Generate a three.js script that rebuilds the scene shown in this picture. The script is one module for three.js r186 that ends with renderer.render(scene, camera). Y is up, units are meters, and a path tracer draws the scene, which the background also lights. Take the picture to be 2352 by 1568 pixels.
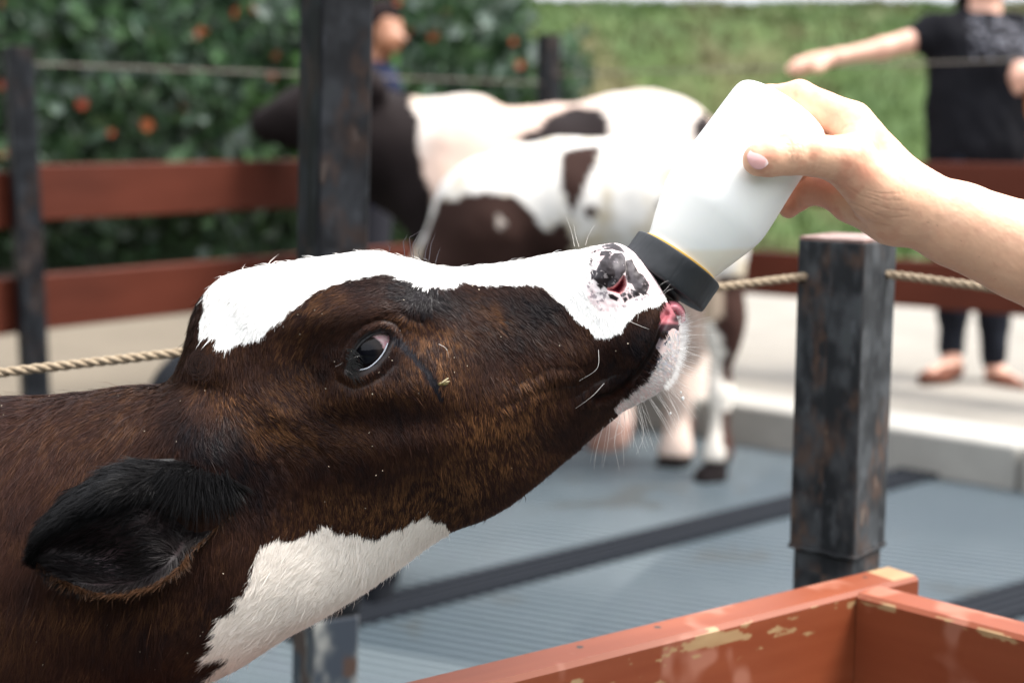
import * as THREE from 'three';
import { mergeGeometries } from 'three/addons/utils/BufferGeometryUtils.js';
import { RoundedBoxGeometry } from 'three/addons/geometries/RoundedBoxGeometry.js';

// ---------------------------------------------------------------- camera, sky, sun, exposure
const W0 = 2352, H0 = 1568, F = 3267;                 // picture size in which positions were read, focal length in the same unit
const CAM_H = 0.88, PITCH = Math.atan((784 - 300) / F), D = 0.82;
const scene = new THREE.Scene();
const camera = new THREE.PerspectiveCamera(2 * Math.atan(784 / F) * 180 / Math.PI, W0 / H0, 0.05, 400);
camera.position.set(0, CAM_H, 0);
camera.rotation.x = -PITCH;
camera.focus = 0.775;
camera.userData.fStop = 5.6;
scene.add(camera);
const renderer = new THREE.WebGLRenderer({ antialias: true });
renderer.toneMapping = THREE.LinearToneMapping;
renderer.toneMappingExposure = 3.15;
renderer.shadowMap.enabled = true;

const SUN = new THREE.Vector3(0.6, 1, 0.02).normalize();
{
  const w = 64, h = 32, data = new Float32Array(w * h * 4);
  for (let j = 0; j < h; j++) for (let i = 0; i < w; i++) {
    const el = ((j + 0.5) / h - 0.5) * Math.PI, s = Math.max(0, Math.sin(el));
    const l = 0.92 * (1 + 2 * s) / 3 + 0.12, k = (j * w + i) * 4;
    data[k] = l * 0.97; data[k + 1] = l * 1.0; data[k + 2] = l * 1.07; data[k + 3] = 1;
  }
  const t = new THREE.DataTexture(data, w, h, THREE.RGBAFormat, THREE.FloatType);
  t.mapping = THREE.EquirectangularReflectionMapping;
  t.magFilter = THREE.LinearFilter; t.minFilter = THREE.LinearFilter; t.needsUpdate = true;
  scene.background = t; scene.environment = t;
}
const sun = new THREE.DirectionalLight(new THREE.Color(1, 0.96, 0.9), 2.6);
sun.position.copy(SUN).multiplyScalar(20);
sun.castShadow = true; sun.shadow.radius = 45; sun.shadow.mapSize.set(2048, 2048);
Object.assign(sun.shadow.camera, { left: -8, right: 8, top: 8, bottom: -14, near: 1, far: 60 });
scene.add(sun, sun.target);

// ---------------------------------------------------------------- small helpers
let seed = 12345;
const rnd = () => { seed = (seed + 0x6d2b79f5) | 0; let t = Math.imul(seed ^ (seed >>> 15), 1 | seed); t = (t + Math.imul(t ^ (t >>> 7), 61 | t)) ^ t; return ((t ^ (t >>> 14)) >>> 0) / 4294967296; };
const rr = (a, b) => a + (b - a) * rnd();
const clamp = (x, a = 0, b = 1) => x < a ? a : x > b ? b : x;
const mix = (a, b, t) => a + (b - a) * t;
const sst = (a, b, x) => { const t = clamp((x - a) / (b - a)); return t * t * (3 - 2 * t); };
const mix3 = (a, b, t) => [mix(a[0], b[0], t), mix(a[1], b[1], t), mix(a[2], b[2], t)];
const mul3 = (a, k) => [a[0] * k, a[1] * k, a[2] * k];
const hash = (x, y, z) => { let h = Math.imul(x, 374761393) + Math.imul(y, 668265263) + Math.imul(z, 2147483647 - 1234567); h = Math.imul(h ^ (h >>> 13), 1274126177); h ^= h >>> 16; return (h >>> 0) / 4294967296; };
function noise(x, y, z = 0) {                          // value noise, 0..1
  const ix = Math.floor(x), iy = Math.floor(y), iz = Math.floor(z);
  let a = x - ix, b = y - iy, c = z - iz; a = a * a * (3 - 2 * a); b = b * b * (3 - 2 * b); c = c * c * (3 - 2 * c);
  const n = (i, j, k) => hash(ix + i, iy + j, iz + k);
  const l = (k) => mix(mix(n(0, 0, k), n(1, 0, k), a), mix(n(0, 1, k), n(1, 1, k), a), b);
  return c === 0 ? l(0) : mix(l(0), l(1), c);
}
const fbm = (x, y, z = 0, o = 4) => { let s = 0, a = 0.5, t = 0; for (let i = 0; i < o; i++) { s += a * noise(x, y, z); t += a; a *= 0.5; x = x * 2.03 + 11.7; y = y * 2.03 + 5.3; z *= 2.03; } return s / t; };
const sp = Math.sin(PITCH), cp = Math.cos(PITCH);
const at = (px, py, d) => { const x = (px - 1176) / F * d, u = (784 - py) / F * d; return new THREE.Vector3(x, CAM_H + u * cp - d * sp, -u * sp - d * cp); };
const onLevel = (px, py, y) => { const v = at(px, py, 1); const k = (y - CAM_H) / (v.y - CAM_H); return new THREE.Vector3(v.x * k, y, v.z * k); };
const inPoly = (p, x, y) => { let c = false; for (let i = 0, j = p.length - 1; i < p.length; j = i++) { const a = p[i], b = p[j]; if ((a[1] > y) !== (b[1] > y) && x < (b[0] - a[0]) * (y - a[1]) / (b[1] - a[1]) + a[0]) c = !c; } return c; };
const segD = (x, y, a, b) => { const dx = b[0] - a[0], dy = b[1] - a[1], t = clamp(((x - a[0]) * dx + (y - a[1]) * dy) / (dx * dx + dy * dy)); return Math.hypot(x - a[0] - dx * t, y - a[1] - dy * t); };
const lineD = (p, x, y, closed) => { let d = 1e9; for (let i = closed ? 0 : 1; i < p.length; i++) d = Math.min(d, segD(x, y, p[(i + p.length - 1) % p.length], p[i])); return d; };
const polyD = (p, x, y) => (inPoly(p, x, y) ? -1 : 1) * lineD(p, x, y, true);
const gauss = (x, y, cx, cy, rx, ry = rx, deg = 0) => { const c = Math.cos(deg * Math.PI / 180), s = Math.sin(deg * Math.PI / 180), dx = x - cx, dy = y - cy, a = (dx * c + dy * s) / rx, b = (-dx * s + dy * c) / ry; const q = a * a + b * b; return q > 12 ? 0 : Math.exp(-q); };

const used = {};
const numbered = (n) => { if (!(n in used)) { used[n] = 0; return n; } used[n]++; return n + '_' + String(used[n]).padStart(3, '0'); };
function tag(o, label, category, group, kind) { if (label) o.userData.label = label; if (category) o.userData.category = category; if (group) o.userData.group = group; if (kind) o.userData.kind = kind; return o; }
function thing(name, pos, label, category, group) { const g = new THREE.Group(); g.name = numbered(name); g.position.copy(pos); scene.add(g); return tag(g, label, category, group); }
function part(parent, name, geo, mat, label, kind) { const m = new THREE.Mesh(geo, mat); m.name = name; m.castShadow = m.receiveShadow = true; parent.add(m); if (label) m.userData.label = label; if (kind) m.userData.kind = kind; return m; }
function struct(name, geo, mat, kind = 'structure', label, cat) { const m = new THREE.Mesh(geo, mat); m.name = numbered(name); m.castShadow = m.receiveShadow = true; m.userData.kind = kind; scene.add(m); return tag(m, label, cat); }
const std = (c, r = 0.8, o = {}) => new THREE.MeshPhysicalMaterial({ color: new THREE.Color().setRGB(...c), roughness: r, ...o });
// a mesh whose vertices are world points, put under a parent that only has a position
const local = (geo, parent) => geo.translate(-parent.position.x, -parent.position.y, -parent.position.z);
// a mesh in "picture units" of a plane at distance d that faces the camera: turned and moved to the world
const planeMatrix = (d) => new THREE.Matrix4().compose(at(1176, 784, d), new THREE.Quaternion().setFromEuler(new THREE.Euler(-PITCH, 0, 0)), new THREE.Vector3(d / F, d / F, d / F));
function geoFrom(pos, idx, col, nor, uv) {
  const g = new THREE.BufferGeometry();
  g.setAttribute('position', new THREE.BufferAttribute(pos instanceof Float32Array ? pos : new Float32Array(pos), 3));
  if (idx) g.setIndex(new THREE.BufferAttribute(idx instanceof Uint32Array ? idx : new Uint32Array(idx), 1));
  if (col) g.setAttribute('color', new THREE.BufferAttribute(col instanceof Float32Array ? col : new Float32Array(col), 3));
  if (uv) g.setAttribute('uv', new THREE.BufferAttribute(new Float32Array(uv), 2));
  if (nor) g.setAttribute('normal', new THREE.BufferAttribute(nor instanceof Float32Array ? nor : new Float32Array(nor), 3)); else g.computeVertexNormals();
  return g;
}
function canvasTex(w, h, f, srgb = true, rx = 1, ry = 1) {
  const d = new Uint8Array(w * h * 4);
  for (let y = 0; y < h; y++) for (let x = 0; x < w; x++) { const c = f(x / w, y / h), k = (y * w + x) * 4; for (let i = 0; i < 3; i++) { const v = clamp(c.length ? c[i] : c); d[k + i] = Math.round(255 * (srgb ? (v <= 0.0031308 ? v * 12.92 : 1.055 * Math.pow(v, 1 / 2.4) - 0.055) : v)); } d[k + 3] = 255; }
  const t = new THREE.DataTexture(d, w, h, THREE.RGBAFormat); t.magFilter = THREE.LinearFilter; t.minFilter = THREE.LinearFilter;
  t.wrapS = t.wrapT = THREE.RepeatWrapping; t.repeat.set(rx, ry); if (srgb) t.colorSpace = THREE.SRGBColorSpace; t.needsUpdate = true; return t;
}
// surface nets: field < 0 inside. Returns { pos, idx } on a grid of cells of size h between lo and hi
function nets(f, lo, hi, h) {
  const n = [0, 1, 2].map((i) => Math.ceil((hi[i] - lo[i]) / h) + 1), [nx, ny, nz] = n, v = new Float32Array(nx * ny * nz);
  for (let k = 0, q = 0; k < nz; k++) for (let j = 0; j < ny; j++) for (let i = 0; i < nx; i++, q++) v[q] = f(lo[0] + i * h, lo[1] + j * h, lo[2] + k * h);
  const id = new Int32Array(nx * ny * nz).fill(-1), pos = [], idx = [], off = [0, 1, nx, nx + 1, nx * ny, nx * ny + 1, nx * ny + nx, nx * ny + nx + 1];
  const E = [[0, 1], [0, 2], [0, 4], [1, 3], [1, 5], [2, 3], [2, 6], [3, 7], [4, 5], [4, 6], [5, 7], [6, 7]];
  for (let k = 0; k < nz - 1; k++) for (let j = 0; j < ny - 1; j++) for (let i = 0; i < nx - 1; i++) {
    const q = i + nx * (j + ny * k); let m = 0; for (let c = 0; c < 8; c++) if (v[q + off[c]] < 0) m |= 1 << c;
    if (m === 0 || m === 255) continue;
    let x = 0, y = 0, z = 0, s = 0;
    for (const [a, b] of E) { const A = v[q + off[a]], B = v[q + off[b]]; if ((A < 0) === (B < 0)) continue; const t = A / (A - B); x += mix(a & 1, b & 1, t); y += mix((a >> 1) & 1, (b >> 1) & 1, t); z += mix(a >> 2, b >> 2, t); s++; }
    id[q] = pos.length / 3; pos.push(lo[0] + (i + x / s) * h, lo[1] + (j + y / s) * h, lo[2] + (k + z / s) * h);
  }
  const quad = (a, b, c, d, flip) => { if (a < 0 || b < 0 || c < 0 || d < 0) return; if (flip) idx.push(a, c, b, a, d, c); else idx.push(a, b, c, a, c, d); };
  for (let k = 1; k < nz - 1; k++) for (let j = 1; j < ny - 1; j++) for (let i = 1; i < nx - 1; i++) {
    const q = i + nx * (j + ny * k), a = v[q] < 0;
    if (a !== (v[q + 1] < 0)) quad(id[q - nx - nx * ny], id[q - nx * ny], id[q], id[q - nx], !a);
    if (a !== (v[q + nx] < 0)) quad(id[q - 1 - nx * ny], id[q - 1], id[q], id[q - nx * ny], !a);
    if (a !== (v[q + nx * ny] < 0)) quad(id[q - 1 - nx], id[q - nx], id[q], id[q - 1], !a);
  }
  return { pos: new Float32Array(pos), idx: new Uint32Array(idx) };
}
// signed distance of a tapered bone [x,y,z,r, x,y,z,r]
const bone = (b, x, y, z) => { const dx = b[4] - b[0], dy = b[5] - b[1], dz = b[6] - b[2]; const t = clamp(((x - b[0]) * dx + (y - b[1]) * dy + (z - b[2]) * dz) / (dx * dx + dy * dy + dz * dz + 1e-9)); return Math.hypot(x - b[0] - dx * t, y - b[1] - dy * t, z - b[2] - dz * t) - mix(b[3], b[7], t); };
const smin = (a, b, k) => { const h = Math.max(k - Math.abs(a - b), 0) / k; return Math.min(a, b) - h * h * k * 0.25; };
function bounds(bones, pad) { const lo = [1e9, 1e9, 1e9], hi = [-1e9, -1e9, -1e9]; for (const b of bones) for (const e of [0, 4]) for (let i = 0; i < 3; i++) { lo[i] = Math.min(lo[i], b[e + i] - b[e + 3] - pad); hi[i] = Math.max(hi[i], b[e + i] + b[e + 3] + pad); } return [lo, hi]; }
const chain = (...p) => p.slice(1).map((q, i) => [...p[i], ...q]);
// ribbons: thin tapered hairs in one geometry
function Hairs() {
  const pos = [], idx = [], col = [], nor = [];
  return {
    add(pts, width, side, n, c0, c1) {               // pts: 3 points; side: unit vector across; n: unit normal
      const b = pos.length / 3, m = pts.length, e = [0, 1, 2].map((c) => pts[m - 1][c] - pts[0][c]);
      // faces wind so that they look along n
      if ((side[1] * e[2] - side[2] * e[1]) * n[0] + (side[2] * e[0] - side[0] * e[2]) * n[1] + (side[0] * e[1] - side[1] * e[0]) * n[2] < 0) side = [-side[0], -side[1], -side[2]];
      for (let i = 0; i < m; i++) {
        const t = i / (m - 1), w = width * 0.5 * (i === m - 1 ? 0 : 1 - 0.45 * t), p = pts[i], c = mix3(c0, c1, t);
        if (i === m - 1) { pos.push(p[0], p[1], p[2]); nor.push(...n); col.push(...c); }
        else { pos.push(p[0] - side[0] * w, p[1] - side[1] * w, p[2] - side[2] * w, p[0] + side[0] * w, p[1] + side[1] * w, p[2] + side[2] * w); nor.push(...n, ...n); col.push(...c, ...c); }
        if (i < m - 2) idx.push(b + 2 * i, b + 2 * i + 1, b + 2 * i + 3, b + 2 * i, b + 2 * i + 3, b + 2 * i + 2);
        else if (i === m - 2) idx.push(b + 2 * i, b + 2 * i + 1, b + 2 * i + 2);
      }
    },
    get count() { return pos.length / 15; },
    geo() { return geoFrom(pos, idx, col, nor); },
  };
}

// ---------------------------------------------------------------- the setting
const onZ = (px, py, z) => { const v = at(px, py, 1); const k = z / v.z; return new THREE.Vector3(v.x * k, CAM_H + (v.y - CAM_H) * k, z); };
function metreUV(g, s = 1) {                           // uv in metres by the way a face points
  const p = g.attributes.position, n = g.attributes.normal, uv = new Float32Array(p.count * 2);
  for (let i = 0; i < p.count; i++) { const a = Math.abs(n.getX(i)), b = Math.abs(n.getY(i)), c = Math.abs(n.getZ(i)); if (b > a && b > c) { uv[2 * i] = p.getX(i) * s; uv[2 * i + 1] = p.getZ(i) * s; } else { uv[2 * i] = (a > c ? p.getZ(i) : p.getX(i)) * s + (a > c ? 0.37 : 0); uv[2 * i + 1] = p.getY(i) * s; } }
  g.setAttribute('uv', new THREE.BufferAttribute(uv, 2)); return g;
}
const MAT = {};
{
  const steel = (u, v) => {
    const n = fbm(u * 36, v * 22, 1.5, 5), r = fbm(u * 20 + 9, v * 14, 4.2, 5), s = fbm(u * 100, v * 44, 7.7, 4), w = fbm(u * 22, v * 7, 12, 4);
    let c = mix3([0.015, 0.0165, 0.019], [0.052, 0.057, 0.062], sst(0.36, 0.72, n));
    c = mix3(c, [0.10, 0.11, 0.12], 0.4 * sst(0.55, 0.72, s) * sst(0.42, 0.6, w));
    c = mix3(c, [0.082, 0.048, 0.033], 0.7 * sst(0.46, 0.66, r) * sst(0.3, 0.6, s));
    return mix3(c, [0.14, 0.11, 0.09], 0.8 * sst(0.66, 0.74, r) * sst(0.5, 0.6, s));
  };
  const t = canvasTex(512, 512, steel), rg = canvasTex(256, 256, (u, v) => 0.5 + 0.45 * fbm(u * 14 + 9, v * 5, 4.2, 5), false), bp = canvasTex(256, 256, (u, v) => fbm(u * 40, v * 16, 3, 4), false);
  MAT.steel = std([1, 1, 1], 0.8, { specularIntensity: 0.45, map: t, roughnessMap: rg, bumpMap: bp, bumpScale: 0.0012 });
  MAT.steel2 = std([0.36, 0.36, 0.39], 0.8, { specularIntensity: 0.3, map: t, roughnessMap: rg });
  const wood = (u, v) => { const n = fbm(u * 8, v * 60, 2, 4), q = fbm(u * 5 + 3, v * 9, 8, 4); return mul3(mix3([0.145, 0.028, 0.012], [0.19, 0.042, 0.022], n), 0.75 + 0.5 * q); };
  MAT.redWood = std([0.43, 0.45, 0.44], 0.6, { specularIntensity: 0.35, map: canvasTex(512, 256, wood) });
  const conc = canvasTex(512, 512, (u, v) => { const n = fbm(u * 9, v * 9, 1, 5), f = fbm(u * 90, v * 90, 5, 2); return mul3([0.215, 0.196, 0.168], 0.72 + 0.4 * n + 0.12 * f); });
  MAT.paving = std([1, 1, 1], 0.9, { map: conc });
  MAT.kerb = std([1.42, 1.5, 1.6], 0.9, { map: conc });
  MAT.rib = std([1, 1, 1], 0.42, { map: canvasTex(512, 512, (u, v) => { const n = fbm(u * 3, v * 3, 2, 5), s = fbm(u * 24, v * 24, 6, 3); return mix3(mix3([0.060, 0.079, 0.091], [0.108, 0.130, 0.142], sst(0.3, 0.7, n)), [0.05, 0.052, 0.048], 0.6 * sst(0.6, 0.72, s) * sst(0.45, 0.6, fbm(u * 7, v * 7, 5, 3))); }) });
  MAT.gap = std([0.084, 0.104, 0.116], 0.7);
  MAT.rubber = std([0.008, 0.010, 0.014], 0.7, { specularIntensity: 0.3 });
}
// ground to the horizon
struct('ground', new THREE.PlaneGeometry(300, 300).rotateX(-Math.PI / 2).translate(0, -0.03, -100), std([0.10, 0.12, 0.05], 1));
// stall floor: ribbed mat. r = along the ribs, q = across
const ribA = onLevel(1400, 1400, 0), ribB = onLevel(1800, 1462, 0), ribDir = ribB.clone().sub(ribA).normalize(), ribAng = Math.atan2(-ribDir.z, ribDir.x);
{
  const fl = struct('floor', new THREE.PlaneGeometry(7, 7).rotateX(-Math.PI / 2), MAT.gap);
  fl.position.set(0, 0, -2.2); fl.rotation.y = ribAng;
  const list = [], prof = [[-0.0097, 0], [-0.0088, 0.009], [-0.0072, 0.0105], [0.0072, 0.0105], [0.0088, 0.009], [0.0097, 0]];
  for (let i = -112; i < 112; i++) {
    const pos = [], idx = [], uv = [];
    for (let j = 0; j <= 1; j++) for (const [a, b] of prof) { pos.push(-3.4 + 6.8 * j, b, i * 0.03 + a); uv.push((-3.4 + 6.8 * j) * 0.5, (i * 0.03 + a) * 0.5); }
    for (let k = 0; k < 5; k++) idx.push(k, k + 6, k + 7, k, k + 7, k + 1);
    list.push(geoFrom(pos, idx, null, null, uv));
  }
  part(fl, 'floor_ribs', mergeGeometries(list), MAT.rib, null, 'stuff');
}
// two dark rubber channel strips that cross the floor
function strip(a, b, w, label) {
  const p = onLevel(a[0], a[1], 0.008), q = onLevel(b[0], b[1], 0.008), L = p.distanceTo(q), t = thing('floor_strip', p.clone().add(q).multiplyScalar(0.5).setY(0), label, 'floor strip');
  t.rotation.y = Math.atan2(-(q.z - p.z), q.x - p.x);
  part(t, 'base', new THREE.BoxGeometry(L, 0.010, w).translate(0, 0.0135, 0), MAT.rubber);
  for (let i = 0; i < 5; i++) part(t, 'ridge', new RoundedBoxGeometry(L, 0.007, w * 0.11, 1, 0.002).translate(0, 0.0195, (i - 2) * w * 0.21), MAT.rubber);
}
strip([640, 1462], [2130, 1088], 0.105, 'long black ridged rubber strip crossing the grey floor behind the steel post');
strip([2150, 1442], [2620, 1300], 0.115, 'short black rubber strip on the floor at the right edge behind the red plank');
// pavement and kerb behind the stall: a raised L
const KERB = 0.12;
{
  const k1 = onLevel(2352, 1110, 0), k0 = onLevel(1690, 1000, 0), dir = k0.clone().sub(k1).normalize();
  const corner = k0.clone().addScaledVector(dir, 1.0), right = k1.clone().addScaledVector(dir, -5), lf = at(60, 300, 4.1), lc = at(1200, 300, 5.3), ld = lf.clone().sub(lc).normalize();
  const left = corner.clone().addScaledVector(ld, 6);
  const sh = new THREE.Shape(); const P = [[right.x, -right.z], [corner.x, -corner.z], [left.x, -left.z], [-9, 30], [20, 30], [20, -right.z]];
  P.forEach((p, i) => i ? sh.lineTo(p[0], p[1]) : sh.moveTo(p[0], p[1]));
  const g = new THREE.ExtrudeGeometry(sh, { depth: KERB - 0.02, bevelEnabled: true, bevelThickness: 0.02, bevelSize: 0.015, bevelSegments: 3 }).rotateX(-Math.PI / 2);
  struct('pavement', metreUV(g, 0.5), MAT.paving);
  const ps = new THREE.Shape(); [[corner.x - 0.25, -corner.z + 0.1], [corner.x - 0.6, -corner.z + 5], [-9, 12], [-9, -left.z + 1], [left.x + 0.06, -left.z + 0.05]].forEach((p, i) => i ? ps.lineTo(p[0], p[1]) : ps.moveTo(p[0], p[1]));
  struct('path', metreUV(new THREE.ShapeGeometry(ps).rotateX(-Math.PI / 2).translate(0, KERB + 0.004, 0), 0.4), std([0.58, 0.52, 0.44], 1, { map: MAT.paving.map }));
  // separate kerb stones along the right edge, cut by joints
  const kd = k1.clone().sub(corner).normalize(), ang = Math.atan2(-kd.z, kd.x), nrm = new THREE.Vector3(-kd.z, 0, kd.x);
  const kerb = thing('kerb', corner.clone(), 'pale grey concrete kerb stones edging the pavement behind the stall floor', 'kerb'); kerb.rotation.y = ang;
  for (let i = 0; i < 6; i++) part(kerb, 'kerb_stone', metreUV(new RoundedBoxGeometry(0.93, KERB + 0.004, 0.2, 2, 0.014).translate(0.48 + i * 0.94, (KERB + 0.004) / 2, 0.03), 0.7), MAT.kerb);
}
// grassy bank
{
  const NX = 160, NZ = 60, pos = [], idx = [], uv = [];
  for (let j = 0; j <= NZ; j++) for (let i = 0; i <= NX; i++) {
    const x = -3 + 18 * i / NX, z = -8.4 - 6 * j / NZ, t = j / NZ; const y = KERB + 0.01 + 2.0 * Math.pow(sst(0, 1, t * 0.96), 0.9) + 0.1 * (fbm(x * 1.4, z * 1.4, 3) - 0.5) * sst(0, 0.1, t);
    pos.push(x, y, z); uv.push(x * 0.12, (z + y) * 0.12);
  }
  for (let j = 0; j < NZ; j++) for (let i = 0; i < NX; i++) { const a = j * (NX + 1) + i; idx.push(a, a + 1, a + NX + 2, a, a + NX + 2, a + NX + 1); }
  const grassC = (u, v) => { const n = fbm(u * 14, v * 10, 2, 4), m = fbm(u * 24, v * 40, 9, 3); const c = mix3([0.022, 0.048, 0.007], [0.050, 0.085, 0.013], m); return mix3(c, [0.095, 0.065, 0.03], 0.65 * sst(0.42, 0.68, n)); };
  const g = geoFrom(pos, idx, null, null, uv);
  const bank = struct('grass_bank', g, std([1, 1, 1], 1, { map: canvasTex(512, 512, grassC) }));
  const blade = geoFrom([-0.008, 0, 0, 0.008, 0, 0, 0.012, 0.09, 0.02, -0.02, 0, 0.01, -0.008, 0, -0.01, -0.05, 0.07, 0.0, 0.02, 0, 0.01, 0.01, 0, -0.012, 0.06, 0.06, 0.01], [0, 1, 2, 3, 4, 5, 6, 7, 8]);
  const N = 26000, im = new THREE.InstancedMesh(blade, new THREE.MeshPhysicalMaterial({ roughness: 0.9 }), N), m = new THREE.Matrix4(), q = new THREE.Quaternion(), e = new THREE.Euler(), c = new THREE.Color();
  for (let k = 0; k < N; k++) {
    const i = Math.floor(rnd() * NX), j = Math.floor(Math.pow(rnd(), 0.9) * NZ), a = (j * (NX + 1) + i) * 3, x = pos[a] + rr(0, 0.11), z = pos[a + 2] - rr(0, 0.1);
    const n = fbm(x * 0.12 * 14, (z + pos[a + 1]) * 0.12 * 10, 2, 4), col = mix3(mix3([0.022, 0.052, 0.006], [0.066, 0.112, 0.015], rnd()), [0.095, 0.066, 0.03], 0.65 * sst(0.42, 0.68, n)), s = rr(0.6, 1.3);
    m.compose(new THREE.Vector3(x, pos[a + 1] - 0.005, z), q.setFromEuler(e.set(0, rr(0, 6.3), 0)), new THREE.Vector3(s, s, s)); im.setMatrixAt(k, m); im.setColorAt(k, c.setRGB(...col));
  }
  im.name = 'grass'; tag(im, null, null, null, 'stuff'); bank.add(im);
}
// steel posts
function post(px, pyRef, d, yTop, deg, mat, label, group, side = 0.054) {
  const ref = at(px, pyRef, d), top = onZ(px, yTop, ref.z).y, t = thing('steel_post', new THREE.Vector3(ref.x, 0, ref.z), label, 'post', group);
  t.rotation.y = deg * Math.PI / 180;
  return { t, top, side, mat };
}
function plainPost(px, pyRef, d, yTop, deg, mat, label, group) {
  const o = post(px, pyRef, d, yTop, deg, mat, label, group, 0.062), s = o.side;
  part(o.t, 'tube', metreUV(new RoundedBoxGeometry(s, o.top, s, 2, 0.005).translate(0, o.top / 2, 0), 1.6), mat);
  part(o.t, 'cap', metreUV(new RoundedBoxGeometry(s + 0.003, 0.006, s + 0.003, 1, 0.002).translate(0, o.top + 0.002, 0), 1.6), mat);
  return o;
}
{ // the near post: tube, weld bead, lower sleeve
  const o = post(1936, 900, 1.147, 548, 0, MAT.steel, 'weathered square steel post with a weld seam, behind the corner of the red planks', null, 0.0575);
  o.t.rotation.y = -40 * Math.PI / 180;
  const s = o.side, seam = onZ(1942, 1250, o.t.position.z).y;
  part(o.t, 'tube', metreUV(new RoundedBoxGeometry(s, o.top - seam, s, 2, 0.0025).translate(0, (o.top + seam) / 2, 0), 1.9), MAT.steel);
  part(o.t, 'lower_tube', metreUV(new RoundedBoxGeometry(s - 0.004, seam, s - 0.004, 3, 0.0045).translate(0, seam / 2, 0), 1.9).translate(0, 0, 0), MAT.steel);
  const w = []; const n = 60, hs = s / 2 - 0.0005;
  for (let k = 0; k < n; k++) { const a = k / n * 4, sd = Math.floor(a), f = (a - sd) * 2 - 1; const p = [[f, -1], [1, f], [-f, 1], [-1, -f]][sd]; w.push(new THREE.Vector3(p[0] * hs, seam + 0.0005 * Math.sin(k * 2.9) + rr(-0.0008, 0.0008), p[1] * hs)); }
  part(o.t, 'weld_bead', metreUV(new THREE.TubeGeometry(new THREE.CatmullRomCurve3(w, true, 'catmullrom', 0.2), 160, 0.0021, 6, true), 1.9), MAT.steel);
  part(o.t, 'cap', new RoundedBoxGeometry(s - 0.001, 0.004, s - 0.001, 1, 0.0015).translate(0, o.top + 0.0005, 0), std([0.30, 0.225, 0.20], 0.7, { map: canvasTex(128, 128, (u, v) => { const n = fbm(u * 5, v * 5, 3, 4); return mix3([0.9, 0.85, 0.85], [0.5, 0.36, 0.32], sst(0.4, 0.65, n)); }) }));
  globalThis.__nearPost = o.t;
}
{ // the tall post by the calf's forehead, out of the frame at the top
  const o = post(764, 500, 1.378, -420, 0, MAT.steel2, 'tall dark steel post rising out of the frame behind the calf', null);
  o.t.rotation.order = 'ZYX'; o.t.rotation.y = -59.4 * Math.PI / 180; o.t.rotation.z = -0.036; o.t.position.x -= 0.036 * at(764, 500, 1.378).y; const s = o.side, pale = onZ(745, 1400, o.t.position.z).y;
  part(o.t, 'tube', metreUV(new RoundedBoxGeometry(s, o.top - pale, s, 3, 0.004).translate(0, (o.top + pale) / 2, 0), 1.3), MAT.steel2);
  const bare = canvasTex(256, 256, (u, v) => { const n = fbm(u * 14, v * 10, 4, 5); return mix3(mix3([0.022, 0.03, 0.042], [0.27, 0.27, 0.25], sst(0.40, 0.66, n)), [0.05, 0.026, 0.018], sst(0.6, 0.7, fbm(u * 12, v * 12, 8, 3))); });
  part(o.t, 'foot_tube', metreUV(new RoundedBoxGeometry(s - 0.002, pale, s - 0.002, 2, 0.004).translate(0, pale / 2, 0), 2.2), std([1, 1, 1], 0.6, { map: bare }), 'lower part worn pale');
}
const farPosts = [
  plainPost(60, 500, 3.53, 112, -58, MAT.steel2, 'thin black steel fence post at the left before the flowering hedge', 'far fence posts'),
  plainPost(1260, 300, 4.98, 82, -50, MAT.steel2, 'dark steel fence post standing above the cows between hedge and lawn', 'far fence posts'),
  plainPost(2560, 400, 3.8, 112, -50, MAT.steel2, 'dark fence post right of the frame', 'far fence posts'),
];
// rails: a swept board. a = top front edge start, b = end, back = horizontal direction of its thickness
function board(a, b, back, th, h, mat, uvS = 1) {
  const e = b.clone().sub(a), L = e.length(); e.normalize(); const k = 0.003;
  const prof = [[th, -h + k], [th - k, -h], [k, -h], [0, -h + k], [0, -k], [k, 0], [th - k, 0], [th, -k]].reverse(), per = [0];
  for (let i = 1; i <= prof.length; i++) per.push(per[i - 1] + Math.hypot(prof[i % 8][0] - prof[i - 1][0], prof[i % 8][1] - prof[i - 1][1]));
  const pos = [], idx = [], uv = [], P = (p, s) => a.clone().addScaledVector(e, s).addScaledVector(back, p[0]).add(new THREE.Vector3(0, p[1], 0));
  for (let i = 0; i < 8; i++) { const o = pos.length / 3; for (const [p, s, v] of [[prof[i], 0, per[i]], [prof[i], L, per[i]], [prof[(i + 1) % 8], L, per[i + 1]], [prof[(i + 1) % 8], 0, per[i + 1]]]) { pos.push(...P(p, s).toArray()); uv.push(s * uvS, v * uvS); } idx.push(o, o + 1, o + 2, o, o + 2, o + 3); }
  for (const s of [0, L]) { const o = pos.length / 3; for (const p of prof) { pos.push(...P(p, s).toArray()); uv.push(0.02 + p[0] * uvS, 0.5 + p[1] * uvS); } for (let i = 1; i < 7; i++) s ? idx.push(o, o + i, o + i + 1) : idx.push(o, o + i + 1, o + i); }
  const g = geoFrom(pos, idx, null, null, uv).toNonIndexed(); g.computeVertexNormals(); return g;
}
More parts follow.
